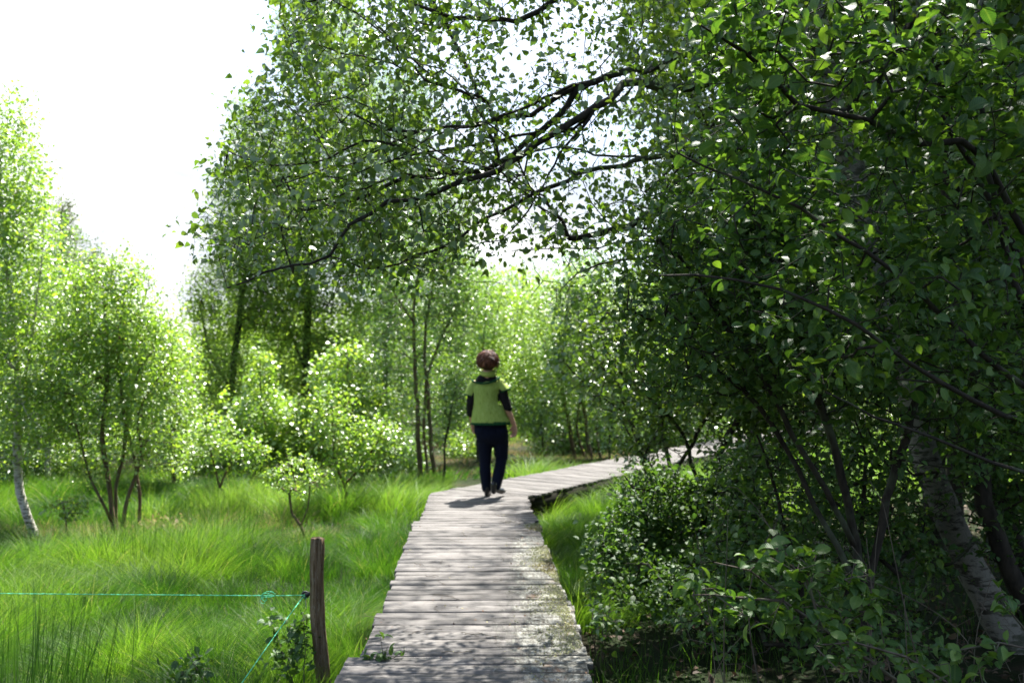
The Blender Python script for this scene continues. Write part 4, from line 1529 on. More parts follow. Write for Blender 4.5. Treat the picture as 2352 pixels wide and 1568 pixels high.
    o_ = g.P[rg.choice(lo, 520)]
    o_ = o_ + np.stack([-np.abs(rg.normal(size=520)) * .28, rg.normal(size=520) * .2, rg.normal(size=520) * .13], 1)
    g.grow(o_[o_[:, 0] / o_[:, 1] > -0.26], 0.06, rg, bend=.6, wob=.16)
    g.tips = g.tips[:nl]
    g.radii(0.0016, 0.42)
    root = thing('birch_tree', 'leaning white birch at right whose long dark limbs reach over the boardwalk', 'birch', g.P[0] * [1, 1, 0] + [0, 0, GZ])
    under(root, put('trunk', g.wood('trunk', 0.011, 0.07), None, None))
    w = root.children[0]
    w.data.materials.append(M['bark_birch']); w.data.materials.append(M['bark_dark'])
    # white bark on the stem, dark bark on the limbs
    me = w.data
    nstem = (len(g.chains[0]) - 1) * 12
    mi = np.ones(len(me.polygons), dtype=np.int32)
    mi[:nstem] = 0
    me.polygons.foreach_set('material_index', mi)
    nlow = 1150
    P = []
    for ch in g.tips:
        c = g.P[ch[-1 - min(3, len(ch) - 1):]]
        k = int(rg.poisson(10 if c[-1][2] < 3.7 else 14))
        if k == 0:
            continue
        u = rg.uniform(0, max(1e-6, len(c) - 1), k)
        i = np.minimum(u.astype(int), max(0, len(c) - 2))
        q = c[i] + (c[np.minimum(i + 1, len(c) - 1)] - c[i]) * (u - i)[:, None]
        P.append(q + rg.normal(size=(k, 3)) * 0.07)
    P = np.vstack(P)
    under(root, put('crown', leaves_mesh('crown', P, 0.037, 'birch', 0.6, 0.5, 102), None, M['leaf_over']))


white_birch()

# ------------------------------------------------------------------ other trees on the right bank
tree('alder_tree', 'dark trunked tree behind the leaning white birch at the right edge', 'tree',
     [(ln((2420, 1480, 7.2), (2330, 1300, 7.2), (2262, 1080, 7.2), (2245, 860, 7.2), (2225, 640, 7.2), (2190, 400, 7.2), (2150, 150, 7.3), (2120, -100, 7.4), (2100, -500, 7.8), (2080, -900, 8.2)), .12, .05),
      (ln((2225, 640, 7.2), (2120, 560, 7.0), (2000, 520, 6.8), (1850, 540, 6.7)), .04, .01),
      (ln((2190, 400, 7.2), (2280, 250, 7.4), (2400, 100, 7.7)), .04, .01)],
     [(at(2100, -700, 8.0), (1.9, 1.6, 1.3)), (at(2000, 650, 7.6), (1.5, .8, .9)), (at(2250, 300, 7.8), (1.1, .9, 1.1)), (at(2350, 800, 7.6), (.7, .7, 1.1)), (at(1750, 750, 8.0), (1.0, .8, .8))],
     1500, 26, 0.046, M['leaf_over'], M['bark_dark'], 'birch', 0.09, 201, filt=clear_of_walk)
tree('alder_tree', 'narrow dark trunk right of the leaning birch, half hidden by leaves', 'tree',
     [(ln((2560, 1400, 8.2), (2440, 1150, 8.2), (2335, 900, 8.2), (2310, 700, 8.2), (2285, 480, 8.2), (2260, 250, 8.2), (2240, -50, 8.4), (2240, -500, 8.8)), .11, .045)],
     [(at(2450, -500, 9.0), (1.9, 1.5, 1.4)), (at(2400, 400, 8.8), (1.2, .8, 1.3)), (at(2150, 850, 8.8), (1.2, .9, .9))],
     1200, 28, 0.046, M['leaf_over'], M['bark_birch'], 'birch', 0.1, 202, filt=clear_of_walk)
tree('alder_tree', 'thin grey stem leaning left at the lower right edge', 'tree',
     [(ln((2480, 1560, 5.6), (2400, 1440, 5.6), (2330, 1330, 5.6), (2275, 1200, 5.6), (2250, 1080, 5.7), (2330, 700, 6.0), (2420, 300, 6.4)), .06, .03)],
     [(at(2450, 300, 6.2), (.7, .6, .9)), (at(2350, 900, 5.9), (.5, .4, .6))], 240, 18, .055, M['leaf_under'], M['bark_dark'], 'birch', .08, 203)
# tall crowns further right and behind, which close the wood
for k, (lab, x, y, h, r, sd) in enumerate((
        ('tall birch deep in the wood behind the right hand shrubs', 5.4, 11.5, 7.5, 1.9, 211),
        ('slender tree in the wood between the leaning birch and the far boardwalk', 4.3, 9.6, 6.6, 1.5, 212),
        ('shady tree at the right edge of the wood', 7.4, 10.5, 8.0, 2.2, 213),
        ('tree close on the right whose high crown roofs the picture corner', 3.9, 5.0, 6.5, 1.6, 214),
        ('tree standing far right beyond the thin grey stem', 6.3, 7.6, 7.5, 2.0, 215),
        ('tree in the wood behind the dark trunk, its crown closing the top right corner', 3.6, 13.6, 8.5, 1.9, 216))):
    b = np.array([x, y, GZ])
    tree('alder_tree', lab, 'tree', [([b, b + [0.1, 0.1, h * .3], b + [-.1, .05, h * .6], b + [.1, .0, h * .9]], .11, .03),
                                     ([b + [0, .05, h * .45], b + [-.6, -.2, h * .6], b + [-1.1, -.3, h * .72]], .04, .012),
                                     ([b + [-.05, .05, h * .5], b + [.6, .3, h * .65], b + [1.0, .5, h * .8]], .04, .012)],
         [(b + [0, 0, h * .72], (r, r, h * .26)), (b + [-.3, -.2, h * .42], (r * .8, r * .8, h * .2), .6), (b + [0, 0.3, h * .95], (r * 1.25, r * 1.25, h * .12), 1.5)],
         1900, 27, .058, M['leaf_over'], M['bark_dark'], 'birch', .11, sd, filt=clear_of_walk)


for k, (lab, x, y, h, r) in enumerate((('shaded bush behind the leaning birch trunk near its foot', 5.0, 8.3, 2.4, 1.0), ('shaded bush right of the dark trunk', 6.3, 9.6, 2.6, 1.2),
                                       ('bush at the back of the wood behind the trunks', 7.6, 13.0, 3.0, 1.5), ('wide bush far back at the right edge', 10.2, 14.5, 3.2, 1.7), ('shady bush between the thin stem and the right edge', 4.7, 6.3, 2.0, .8))):
    b = np.array([x, y, GZ])
    tree('alder_shrub', lab, 'shrub', [([b, b + [0.05, 0, h * .4], b + [.1, .1, h * .85]], .03, .008), ([b + [0, 0, .05], b + [-.4, 0, h * .4], b + [-.6, .1, h * .7]], .02, .006), ([b + [0, 0, .05], b + [.4, .1, h * .35], b + [.7, .1, h * .65]], .02, .006)],
         [(b + [0, 0, h * .6], (r, r * .8, h * .42)), (b + [0, -.1, h * .25], (r, r * .7, h * .2), .7)], 420, 16, .055, M['leaf_under'], M['bark_dark'], 'birch', .09, 230 + k, crown='foliage', wood='stem')

# ------------------------------------------------------------------ broad-leaved shrubs in front of the wood
TRUNK = [(2345, 1520, 30), (2265, 1370, 45), (2205, 1250, 52), (2140, 1090, 52), (2085, 900, 5), (2005, 600, 20), (1968, 440, 38), (1925, 280, 42), (1890, 130, 42), (1862, -20, 42)]
CRI = np.array(CR.transposed())


def to_px(P):
    q = (P - np.array(CAM)) @ CRI.T
    return 1176 + F * q[:, 0] / -q[:, 2], 784 - F * q[:, 1] / -q[:, 2]


def off_trunk(P):
    """leaves stand aside where the white trunk shows"""
    x, y = to_px(P)
    ty = np.array([t[1] for t in TRUNK][::-1]); tx = np.array([t[0] for t in TRUNK][::-1]); tw = np.array([t[2] for t in TRUNK][::-1])
    hid = (np.abs(x - np.interp(y, ty, tx)) < np.interp(y, ty, tw)) & (P[:, 1] < 6.4)
    keep = np.sin(P[:, 0] * 37 + P[:, 2] * 53) > 0.55
    return (~hid | keep) & clear_of_walk(P)


def bx(pts, r0, r1):
    return (ln(*pts), r0, r1)


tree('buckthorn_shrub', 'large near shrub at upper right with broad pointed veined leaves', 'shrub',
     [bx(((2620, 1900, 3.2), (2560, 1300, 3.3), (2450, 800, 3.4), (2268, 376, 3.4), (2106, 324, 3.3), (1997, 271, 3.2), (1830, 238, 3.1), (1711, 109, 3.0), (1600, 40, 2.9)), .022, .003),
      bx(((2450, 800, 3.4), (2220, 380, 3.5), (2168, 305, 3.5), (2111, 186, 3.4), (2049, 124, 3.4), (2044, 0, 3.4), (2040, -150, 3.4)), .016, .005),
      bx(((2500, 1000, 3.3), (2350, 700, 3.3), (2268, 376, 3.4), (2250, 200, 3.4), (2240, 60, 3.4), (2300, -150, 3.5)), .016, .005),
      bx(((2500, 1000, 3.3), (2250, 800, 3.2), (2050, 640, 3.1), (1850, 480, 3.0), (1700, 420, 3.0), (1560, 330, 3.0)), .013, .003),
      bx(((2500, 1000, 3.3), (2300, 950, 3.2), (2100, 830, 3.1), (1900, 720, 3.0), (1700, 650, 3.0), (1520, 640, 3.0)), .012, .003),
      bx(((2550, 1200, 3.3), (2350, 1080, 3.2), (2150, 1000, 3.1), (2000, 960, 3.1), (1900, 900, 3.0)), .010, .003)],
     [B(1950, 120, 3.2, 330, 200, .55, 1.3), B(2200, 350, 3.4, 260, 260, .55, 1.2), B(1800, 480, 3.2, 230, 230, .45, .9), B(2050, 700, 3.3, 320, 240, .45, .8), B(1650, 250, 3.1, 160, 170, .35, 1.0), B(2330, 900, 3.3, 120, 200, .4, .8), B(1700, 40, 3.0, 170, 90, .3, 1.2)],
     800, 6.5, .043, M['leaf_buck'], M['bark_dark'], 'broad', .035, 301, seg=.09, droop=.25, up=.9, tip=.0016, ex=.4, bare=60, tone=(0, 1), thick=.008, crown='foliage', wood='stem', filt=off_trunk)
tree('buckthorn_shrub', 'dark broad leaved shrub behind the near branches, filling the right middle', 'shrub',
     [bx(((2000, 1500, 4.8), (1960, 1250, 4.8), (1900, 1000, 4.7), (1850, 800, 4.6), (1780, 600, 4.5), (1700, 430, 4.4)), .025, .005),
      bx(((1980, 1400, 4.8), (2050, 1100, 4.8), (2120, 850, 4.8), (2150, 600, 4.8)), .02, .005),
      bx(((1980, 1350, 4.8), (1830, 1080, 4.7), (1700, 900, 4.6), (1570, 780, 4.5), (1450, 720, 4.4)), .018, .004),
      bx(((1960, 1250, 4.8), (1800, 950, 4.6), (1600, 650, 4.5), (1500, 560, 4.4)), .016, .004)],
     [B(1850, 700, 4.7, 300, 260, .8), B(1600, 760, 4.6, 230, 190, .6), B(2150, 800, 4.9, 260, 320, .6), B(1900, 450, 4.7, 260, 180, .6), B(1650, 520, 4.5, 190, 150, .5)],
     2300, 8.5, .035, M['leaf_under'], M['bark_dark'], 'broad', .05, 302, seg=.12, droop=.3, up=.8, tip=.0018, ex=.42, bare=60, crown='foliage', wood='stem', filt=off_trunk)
tree('alder_shrub', 'green shrub whose dark forked stems cross in front of the far boardwalk', 'shrub',
     [bx(((1570, 1230, 8.6), (1561, 1137, 8.6), (1554, 1083, 8.6), (1576, 1039, 8.5), (1620, 960, 8.4), (1660, 880, 8.3)), .03, .008),
      bx(((1561, 1137, 8.6), (1540, 1060, 8.6), (1520, 960, 8.6), (1500, 850, 8.6)), .022, .006),
      bx(((1650, 1230, 8.4), (1610, 1120, 8.4), (1590, 1060, 8.4), (1570, 1000, 8.4), (1480, 900, 8.3)), .024, .006),
      bx(((1690, 1260, 8.0), (1650, 1080, 8.0), (1700, 950, 8.0), (1780, 850, 8.0)), .02, .006),
      bx(((1561, 1137, 8.6), (1500, 1080, 8.4), (1470, 1030, 8.2), (1440, 980, 8.1)), .014, .004)],
     [B(1470, 900, 8.4, 150, 90, .6, .8), B(1640, 850, 8.4, 190, 130, .7, .7), B(1480, 1040, 8.2, 70, 55, .35, 1.6), B(1800, 900, 8.2, 170, 150, .7), B(1420, 800, 8.5, 110, 90, .5), B(1570, 1010, 8.3, 90, 50, .5, .5), B(1760, 1000, 8.2, 110, 60, .5, .5)],
     760, 14, .04, M['leaf_over'], M['bark_dark'], 'birch', .06, 303, seg=.14, droop=.3, up=.8, crown='foliage', wood='stem', filt=clear_of_walk)
tree('alder_shrub', 'leafy low shrub leaning towards the boards right of the bend', 'shrub',
     [bx(((1560, 1400, 6.6), (1520, 1280, 6.6), (1470, 1160, 6.6), (1430, 1090, 6.6)), .016, .004),
      bx(((1560, 1400, 6.6), (1600, 1250, 6.7), (1640, 1130, 6.8)), .016, .004),
      bx(((1560, 1400, 6.6), (1480, 1320, 6.4), (1400, 1270, 6.2)), .012, .004)],
     [B(1500, 1150, 6.7, 120, 90, .4), B(1440, 1260, 6.4, 95, 90, .35, 1.2), B(1600, 1220, 6.7, 150, 110, .45), B(1720, 1120, 6.8, 120, 110, .4), B(1500, 1340, 6.0, 110, 60, .3), B(1600, 1380, 5.6, 120, 50, .35)],
     1050, 10, .035, M['leaf_under'], M['bark_dark'], 'broad', .04, 304, seg=.1, droop=.2, up=.9, tip=.0018, crown='foliage', wood='stem', filt=clear_of_walk)
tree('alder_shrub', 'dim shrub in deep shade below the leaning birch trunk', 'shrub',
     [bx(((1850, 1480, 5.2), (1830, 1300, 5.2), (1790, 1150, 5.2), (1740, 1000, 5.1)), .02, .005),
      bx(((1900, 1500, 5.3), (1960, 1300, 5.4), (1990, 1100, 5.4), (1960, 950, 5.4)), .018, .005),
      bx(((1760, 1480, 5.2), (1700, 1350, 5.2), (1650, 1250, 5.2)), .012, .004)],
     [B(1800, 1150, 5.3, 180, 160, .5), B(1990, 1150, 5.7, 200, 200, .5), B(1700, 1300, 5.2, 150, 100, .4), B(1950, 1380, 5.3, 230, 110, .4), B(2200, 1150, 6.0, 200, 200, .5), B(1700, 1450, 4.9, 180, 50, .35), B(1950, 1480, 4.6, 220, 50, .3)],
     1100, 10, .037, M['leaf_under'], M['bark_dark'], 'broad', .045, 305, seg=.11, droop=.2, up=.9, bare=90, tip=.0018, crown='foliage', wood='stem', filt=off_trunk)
tree('buckthorn_shrub', 'low branch of round pale green leaves in front of dark undergrowth, lower right', 'shrub',
     [bx(((2150, 1650, 3.4), (2000, 1530, 3.35), (1880, 1420, 3.3), (1800, 1370, 3.25), (1700, 1370, 3.2), (1590, 1370, 3.1)), .008, .0025),
      bx(((1880, 1420, 3.3), (1850, 1340, 3.3), (1790, 1290, 3.3)), .005, .002),
      bx(((2000, 1530, 3.35), (1920, 1440, 3.4), (1980, 1320, 3.4)), .005, .002),
      bx(((1800, 1370, 3.25), (1720, 1310, 3.2), (1640, 1290, 3.2)), .004, .002)],
     [B(1780, 1310, 3.25, 100, 50, .18, 1.6), B(1640, 1385, 3.15, 80, 55, .12, 1.5), B(1850, 1400, 3.3, 120, 45, .18), B(1960, 1360, 3.4, 70, 60, .15), B(1750, 1400, 3.2, 90, 40, .12), B(1880, 1300, 3.4, 120, 60, .2, .5)],
     84, 5, .044, M['leaf_buck'], M['twig'], 'broad', .022, 306, seg=.06, droop=.1, up=1.2, tip=.0014, ex=.4, back=1, tone=(.35, 1), bare=14, thick=.006, crown='foliage', wood='stem')
tree('buckthorn_shrub', 'small leafy twigs at the bottom right corner among bare stems', 'shrub',
     [bx(((2300, 1720, 3.1), (2200, 1590, 3.1), (2080, 1520, 3.1), (1960, 1480, 3.1), (1880, 1490, 3.1)), .007, .002),
      bx(((2500, 1650, 3.1), (2400, 1500, 3.2), (2280, 1480, 3.2), (2180, 1500, 3.2)), .007, .002),
      bx(((2400, 1500, 3.2), (2330, 1420, 3.2), (2290, 1370, 3.2)), .005, .002)],
     [B(1920, 1500, 3.1, 70, 45, .15, 1.3), B(2090, 1530, 3.15, 110, 45, .2), B(2300, 1380, 3.2, 60, 40, .12), B(2250, 1510, 3.2, 90, 40, .15)],
     40, 5, .042, M['leaf_buck'], M['twig'], 'broad', .022, 307, seg=.06, droop=.1, up=1.2, tip=.0013, ex=.4, back=1, tone=(.3, 1), bare=20, thick=.006, crown='foliage', wood='stem')


def dead_twigs():
    """the tangle of bare stems in the lower right corner"""
    rg = np.random.default_rng(55)
    starts = [1900, 2050, 2240, 2400, 2100, 1750, 2350]
    root = thing('dead_bush', 'tangle of thin leafless grey stems in the lower right corner', 'dead bush', (2.0, 3.7, GZ))
    for k in range(16):
        g = Grower(4000)
        Y = rg.uniform(3.2, 4.6)
        p0 = at(starts[k % 7] + rg.normal() * 60, 1640, Y)
        p0[2] = GZ
        p2 = at(starts[k % 7] + rg.uniform(-420, 120), rg.uniform(1150, 1450), Y + rg.uniform(-.3, .4))
        mid = (p0 + p2) / 2 + rg.normal(size=3) * .09 + [0, 0, .08]
        g.limb([p0, mid, p2, p2 + (p2 - mid) * .3 - [0, 0, .12]], rg.uniform(.003, .0055), .0012, .06, free=True)
        g.grow(in_blobs([(mid + [0, 0, .1], (.25, .2, .2))], 7, rg), .06, rg, .5, .22)
        g.radii(.0009, .35)
        g.R[:g.n] = np.minimum(g.R[:g.n], .006)
        under(root, put('stem', g.wood('stem', .05), None, M['twig']))


dead_twigs()

# ------------------------------------------------------------------ the sunlit trees on the left
tree('birch_tree', 'bright birch with a pale bent trunk at the far left edge', 'birch',
     [bx(((80, 1232, 11.0), (60, 1180, 11.0), (45, 1130, 11.0), (37, 1060, 11.0), (40, 950, 11.0), (42, 860, 11.0), (25, 700, 11.0), (5, 500, 11.0), (0, 360, 11.0)), .05, .006),
      bx(((40, 950, 11.0), (70, 800, 10.9), (90, 650, 10.8), (100, 500, 10.8)), .02, .006), bx(((42, 860, 11.0), (-50, 700, 11.0), (-120, 520, 11.0)), .02, .006)],
     [B(-60, 560, 11, 165, 330, 1.1), B(20, 420, 10.9, 80, 190, .6, 1.2), B(60, 620, 10.8, 85, 170, .8, 1.2), B(10, 850, 10.9, 170, 150, .9), B(5, 270, 11, 55, 95, .35, 1.4), B(110, 960, 10.9, 90, 80, .6), B(-20, 1040, 10.9, 110, 60, .5, .6)],
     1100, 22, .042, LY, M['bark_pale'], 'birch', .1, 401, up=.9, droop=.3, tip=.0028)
tree('birch_tree', 'young many stemmed birch standing in the grass at left', 'birch',
     [bx(((262, 1228, 11.0), (252, 1130, 11.0), (236, 1000, 11.0), (245, 850, 11.0), (240, 700, 11.0)), .028, .005),
      bx(((270, 1225, 11.1), (265, 1120, 11.05), (285, 1000, 11.0), (272, 850, 11.0), (280, 720, 11.0)), .026, .005),
      bx(((280, 1228, 11.0), (290, 1160, 11.0), (322, 1050, 11.0), (318, 950, 11.0), (375, 850, 11.0)), .028, .006),
      bx(((318, 1225, 11.2), (322, 1160, 11.2), (312, 1060, 11.2), (295, 950, 11.3), (330, 800, 11.3)), .024, .006),
      bx(((258, 1200, 11.0), (225, 1130, 10.9), (190, 1040, 10.8), (160, 930, 10.8)), .02, .005)],
     [B(255, 720, 11, 115, 150, .65, 1.2), B(350, 820, 11.1, 95, 140, .6), B(180, 860, 10.9, 110, 140, .6), B(350, 960, 11.0, 80, 100, .5, .7), B(230, 960, 10.8, 110, 80, .5, .6), B(300, 650, 11.0, 45, 70, .3), B(370, 1060, 11.0, 70, 45, .4, .6), B(215, 1060, 10.8, 70, 50, .4, .5), B(130, 1010, 10.9, 60, 60, .4, .5)],
     1000, 17, .038, LY, M['bark_brown'], 'birch', .08, 402, up=.9, droop=.3, tip=.0026)
tree('birch_sapling', 'low sprig of pale leaves left of the many stemmed birch', 'sapling',
     [bx(((160, 1235, 10.6), (150, 1190, 10.6), (140, 1150, 10.6)), .008, .003)],
     [B(150, 1165, 10.6, 50, 25, .18)], 30, 8, .04, LY, M['bark_brown'], 'birch', .04, 403, up=.9, droop=.3, seg=.08, crown='foliage', wood='stem')
tree('birch_sapling', 'thin sapling in the grass just beyond the fence post', 'sapling',
     [bx(((703, 1240, 10.2), (692, 1205, 10.2), (672, 1175, 10.2), (668, 1130, 10.2)), .006, .002), bx(((692, 1205, 10.2), (708, 1165, 10.2), (712, 1110, 10.2)), .005, .002)],
     [B(690, 1095, 10.2, 70, 42, .25), B(640, 1090, 10.2, 45, 35, .2), B(680, 1040, 10.2, 40, 30, .2, .7)], 70, 7, .038, LY, M['bark_brown'], 'birch', .035, 404, up=.9, droop=.3, seg=.08, crown='foliage', wood='stem')
tree('birch_shrub', 'bushy bright birch behind the many stemmed one', 'birch',
     [bx(((400, 1110, 15.5), (395, 1000, 15.5), (400, 880, 15.5), (390, 780, 15.5)), .035, .008), bx(((395, 1000, 15.5), (430, 930, 15.4), (450, 850, 15.4)), .02, .006)],
     [B(395, 870, 15.5, 70, 120, .9), B(350, 800, 15.5, 60, 70, .7), B(400, 990, 15.4, 80, 80, .7)], 420, 20, .042, LY, M['bark_brown'], 'birch', .11, 405, up=.9, droop=.3)
tree('birch_tree', 'full leafed young birch filling the gap behind the far left trees', 'birch',
     [bx(((110, 1120, 15.5), (115, 950, 15.5), (120, 750, 15.5), (110, 520, 15.5)), .05, .01)],
     [B(110, 680, 15.5, 110, 190, 1.0), B(90, 900, 15.4, 150, 120, .9), B(180, 760, 15.4, 80, 120, .8), B(-60, 800, 15.5, 140, 250, 1)], 850, 20, .045, LB, M['bark_pale'], 'birch', .13, 406)
tree('spruce_tree', 'pointed olive green spruce rising behind the left trees', 'spruce',
     [bx(((148, 1000, 27), (148, 800, 27), (148, 600, 27), (146, 500, 27)), .06, .008)],
     [B(147, 500, 27, 16, 60, .25, 6), B(148, 570, 27, 34, 70, .5, 1.8), B(148, 680, 27, 55, 110, .8), B(150, 830, 27, 75, 120, 1.0)], 620, 26, .06, M['leaf_conifer'], M['bark_dark'], 'small', .13, 407, droop=.2)
tree('spruce_tree', 'broader olive tree just right of the pointed spruce', 'tree',
     [bx(((210, 1000, 26), (208, 800, 26), (205, 620, 26)), .06, .01)],
     [B(205, 610, 26, 38, 55, .5, 1.5), B(225, 720, 26, 75, 110, .9), B(240, 860, 26, 100, 110, 1.1)], 560, 26, .062, M['leaf_conifer'], M['bark_dark'], 'small', .15, 408, droop=.2)

for k, (lab, x, yb, Y, w_, h_, mt) in enumerate((
        ('low bush in the grass between the left birches and the bright bush', 440, 1095, 17, 60, 60, LB),
        ('small bush behind the feet of the many stemmed birch', 180, 1110, 16, 75, 55, LY),
        ('scrubby bush at the far left behind the pale trunk', 30, 1120, 15.5, 80, 60, LB),
        ('low scrub in front of the dark trunk of the grey green birch', 520, 1085, 17.6, 60, 55, LB),
        ('leafy scrub under the paired birch trunks', 925, 1098, 17.5, 55, 55, LB),
        ('low green scrub at the far edge of the clearing behind the walker', 1085, 1065, 21.5, 60, 45, LY),
        ('scrub at the feet of the slender crooked birches', 1290, 1050, 22.5, 75, 45, LB),
        ('scrub in the gap below the far left background trees', 330, 1060, 21, 80, 55, LY))):
    tree('birch_shrub', lab, 'bush', [bx(((x, yb, Y), (x + 4, yb - h_ * .6, Y), (x - 3, yb - h_ * 1.3, Y)), .02, .006), bx(((x, yb, Y), (x + w_ * .4, yb - h_ * .6, Y), (x + w_ * .6, yb - h_ * 1.1, Y)), .014, .005)],
         [B(x, yb - h_ * 1.0, Y, w_, h_, .6), B(x + w_ * .5, yb - h_ * .6, Y, w_ * .6, h_ * .6, .5), B(x - w_ * .6, yb - h_ * .7, Y, w_ * .5, h_ * .7, .5)],
         220, 13, .05, mt, M['bark_dark'], 'birch', .09, 550 + k, seg=.2, tip=.003, up=.8, filt=clear_of_walk, crown='foliage', wood='stem')

tree('birch_tree', 'airy young tree with mid green leaves right of the walker, before the far boardwalk', 'birch',
     [bx(((1500, 1150, 10.6), (1480, 1060, 10.6), (1440, 950, 10.6), (1400, 820, 10.6), (1370, 700, 10.6)), .03, .006), bx(((1480, 1060, 10.6), (1540, 920, 10.6), (1570, 780, 10.6)), .02, .006), bx(((1440, 950, 10.6), (1360, 890, 10.5), (1290, 830, 10.5)), .014, .004)],
     [B(1370, 720, 10.6, 110, 95, .7, 1.1), B(1320, 830, 10.5, 80, 80, .5), B(1520, 760, 10.6, 130, 110, .7), B(1430, 880, 10.6, 90, 80, .5, .8), B(1440, 610, 10.6, 90, 60, .5, .8)],
     620, 12, .042, LB, M['bark_dark'], 'birch', .08, 512, seg=.15, tip=.0024, up=.8, filt=clear_of_walk)
tree('birch_tree', 'light leafed tree behind the dark forked stems at the bend', 'birch',
     [bx(((1720, 1130, 11.5), (1700, 1000, 11.5), (1680, 850, 11.5), (1660, 700, 11.5)), .035, .008), bx(((1700, 1000, 11.5), (1780, 880, 11.5), (1830, 760, 11.5)), .02, .006)],
     [B(1660, 700, 11.5, 150, 130, .8), B(1800, 760, 11.5, 130, 120, .7), B(1620, 560, 11.5, 110, 80, .6)],
     560, 14, .044, LB, M['bark_dark'], 'birch', .09, 513, seg=.18, tip=.0026, up=.8, filt=clear_of_walk)

tree('birch_sapling', 'pale leafy sapling spreading low at the left foot of the bright bush', 'sapling',
     [bx(((505, 1120, 12.6), (495, 1070, 12.6), (475, 1010, 12.6), (470, 960, 12.6)), .012, .003), bx(((505, 1120, 12.6), (540, 1060, 12.6), (590, 1030, 12.6)), .009, .003)],
     [B(490, 1000, 12.6, 45, 50, .35), B(560, 1030, 12.6, 60, 35, .35), B(450, 1050, 12.6, 30, 25, .2, .6)], 120, 10, .048, LY, M['bark_brown'], 'birch', .06, 411, seg=.1, crown='foliage', wood='stem', up=.9, droop=.3)
tree('birch_sapling', 'bright sapling in the grass right of the thin one beyond the post', 'sapling',
     [bx(((800, 1165, 12.3), (792, 1110, 12.3), (770, 1050, 12.3), (760, 980, 12.3), (765, 910, 12.3)), .014, .003), bx(((792, 1110, 12.3), (850, 1040, 12.3), (880, 980, 12.3)), .01, .003)],
     [B(765, 960, 12.3, 55, 75, .35), B(860, 1010, 12.3, 60, 60, .35), B(790, 1070, 12.3, 75, 35, .3, .8)], 190, 10, .048, LY, M['bark_brown'], 'birch', .06, 412, seg=.1, crown='foliage', wood='stem', up=.9, droop=.3)

# ------------------------------------------------------------------ middle distance
tree('birch_tree', 'tall grey green birch forming the left edge of the middle wood', 'birch',
     [bx(((525, 1040, 22), (530, 900, 22), (560, 650, 22), (595, 420, 22)), .035, .006), bx(((530, 900, 22), (480, 800, 22), (460, 700, 22)), .04, .01), bx(((560, 650, 22), (640, 560, 22), (680, 430, 22)), .04, .01)],
     [B(585, 310, 22, 55, 110, .8, 1.1), B(570, 500, 22, 100, 140, 1.1), B(520, 680, 22, 95, 110, 1.1), B(510, 850, 22, 85, 110, 1.1), B(640, 640, 22.2, 110, 150, 1.1)],
     1700, 26, .048, BK, M['bark_dark'], 'birch', .16, 501, tip=.004)
tree('birch_tree', 'tallest birch behind the overhanging boughs, top cut by the picture edge', 'birch',
     [bx(((700, 1060, 22.5), (702, 850, 22.5), (715, 600, 22.5), (730, 350, 22.5), (725, 100, 22.5), (735, -150, 22.5)), .045, .012), bx(((702, 850, 22.5), (640, 700, 22.5), (600, 600, 22.4)), .04, .01),
      bx(((715, 600, 22.5), (790, 450, 22.5), (830, 300, 22.5)), .04, .01), bx(((730, 350, 22.5), (670, 220, 22.5), (640, 80, 22.4)), .035, .01)],
     [B(700, 80, 22.5, 75, 150, .8, 1.1), B(720, -150, 22.5, 60, 130, .7), B(790, 180, 22.6, 90, 180, .9), B(730, 400, 22.5, 150, 170, 1.1), B(740, 640, 22.5, 160, 170, 1.1), B(720, 880, 22.5, 150, 130, 1.1)],
     2500, 26, .05, BK, M['bark_dark'], 'birch', .15, 502, tip=.004)
tree('birch_tree', 'rounded birch behind the left shoulder of the overhanging boughs', 'birch',
     [bx(((880, 1060, 24.5), (885, 850, 24.5), (900, 600, 24.5), (905, 380, 24.5), (900, 200, 24.5)), .065, .015)],
     [B(900, 330, 24.5, 100, 170, 1.0), B(900, 580, 24.5, 130, 170, 1.1), B(880, 830, 24.5, 140, 150, 1.1), B(1010, 500, 25, 90, 130, 1.0), B(960, 240, 24.5, 60, 80, .7, .6)],
     1700, 26, .052, LB, M['bark_dark'], 'birch', .17, 503, tip=.004)
tree('birch_shrub', 'bright bush of fresh leaves with a pointed tip left of the middle', 'bush',
     [bx(((660, 1135, 14.6), (640, 1060, 14.6), (610, 980, 14.6), (600, 880, 14.6), (598, 810, 14.6)), .03, .006), bx(((700, 1130, 14.6), (700, 1060, 14.6), (680, 980, 14.6), (690, 900, 14.6)), .025, .006),
      bx(((640, 1060, 14.6), (570, 1010, 14.5), (510, 990, 14.5)), .018, .005), bx(((655, 1120, 14.6), (560, 1080, 14.4), (520, 1060, 14.4)), .015, .004)],
     [B(600, 860, 14.6, 36, 55, .35, 1.1), B(620, 960, 14.6, 85, 65, .6), B(545, 1000, 14.5, 85, 45, .5, 1.1), B(690, 1010, 14.6, 75, 90, .6), B(630, 1065, 14.5, 100, 45, .5, .8), B(530, 930, 14.6, 30, 30, .3)],
     640, 12, .056, LY, M['bark_brown'], 'birch', .075, 504, up=.9, droop=.3, tip=.0026)
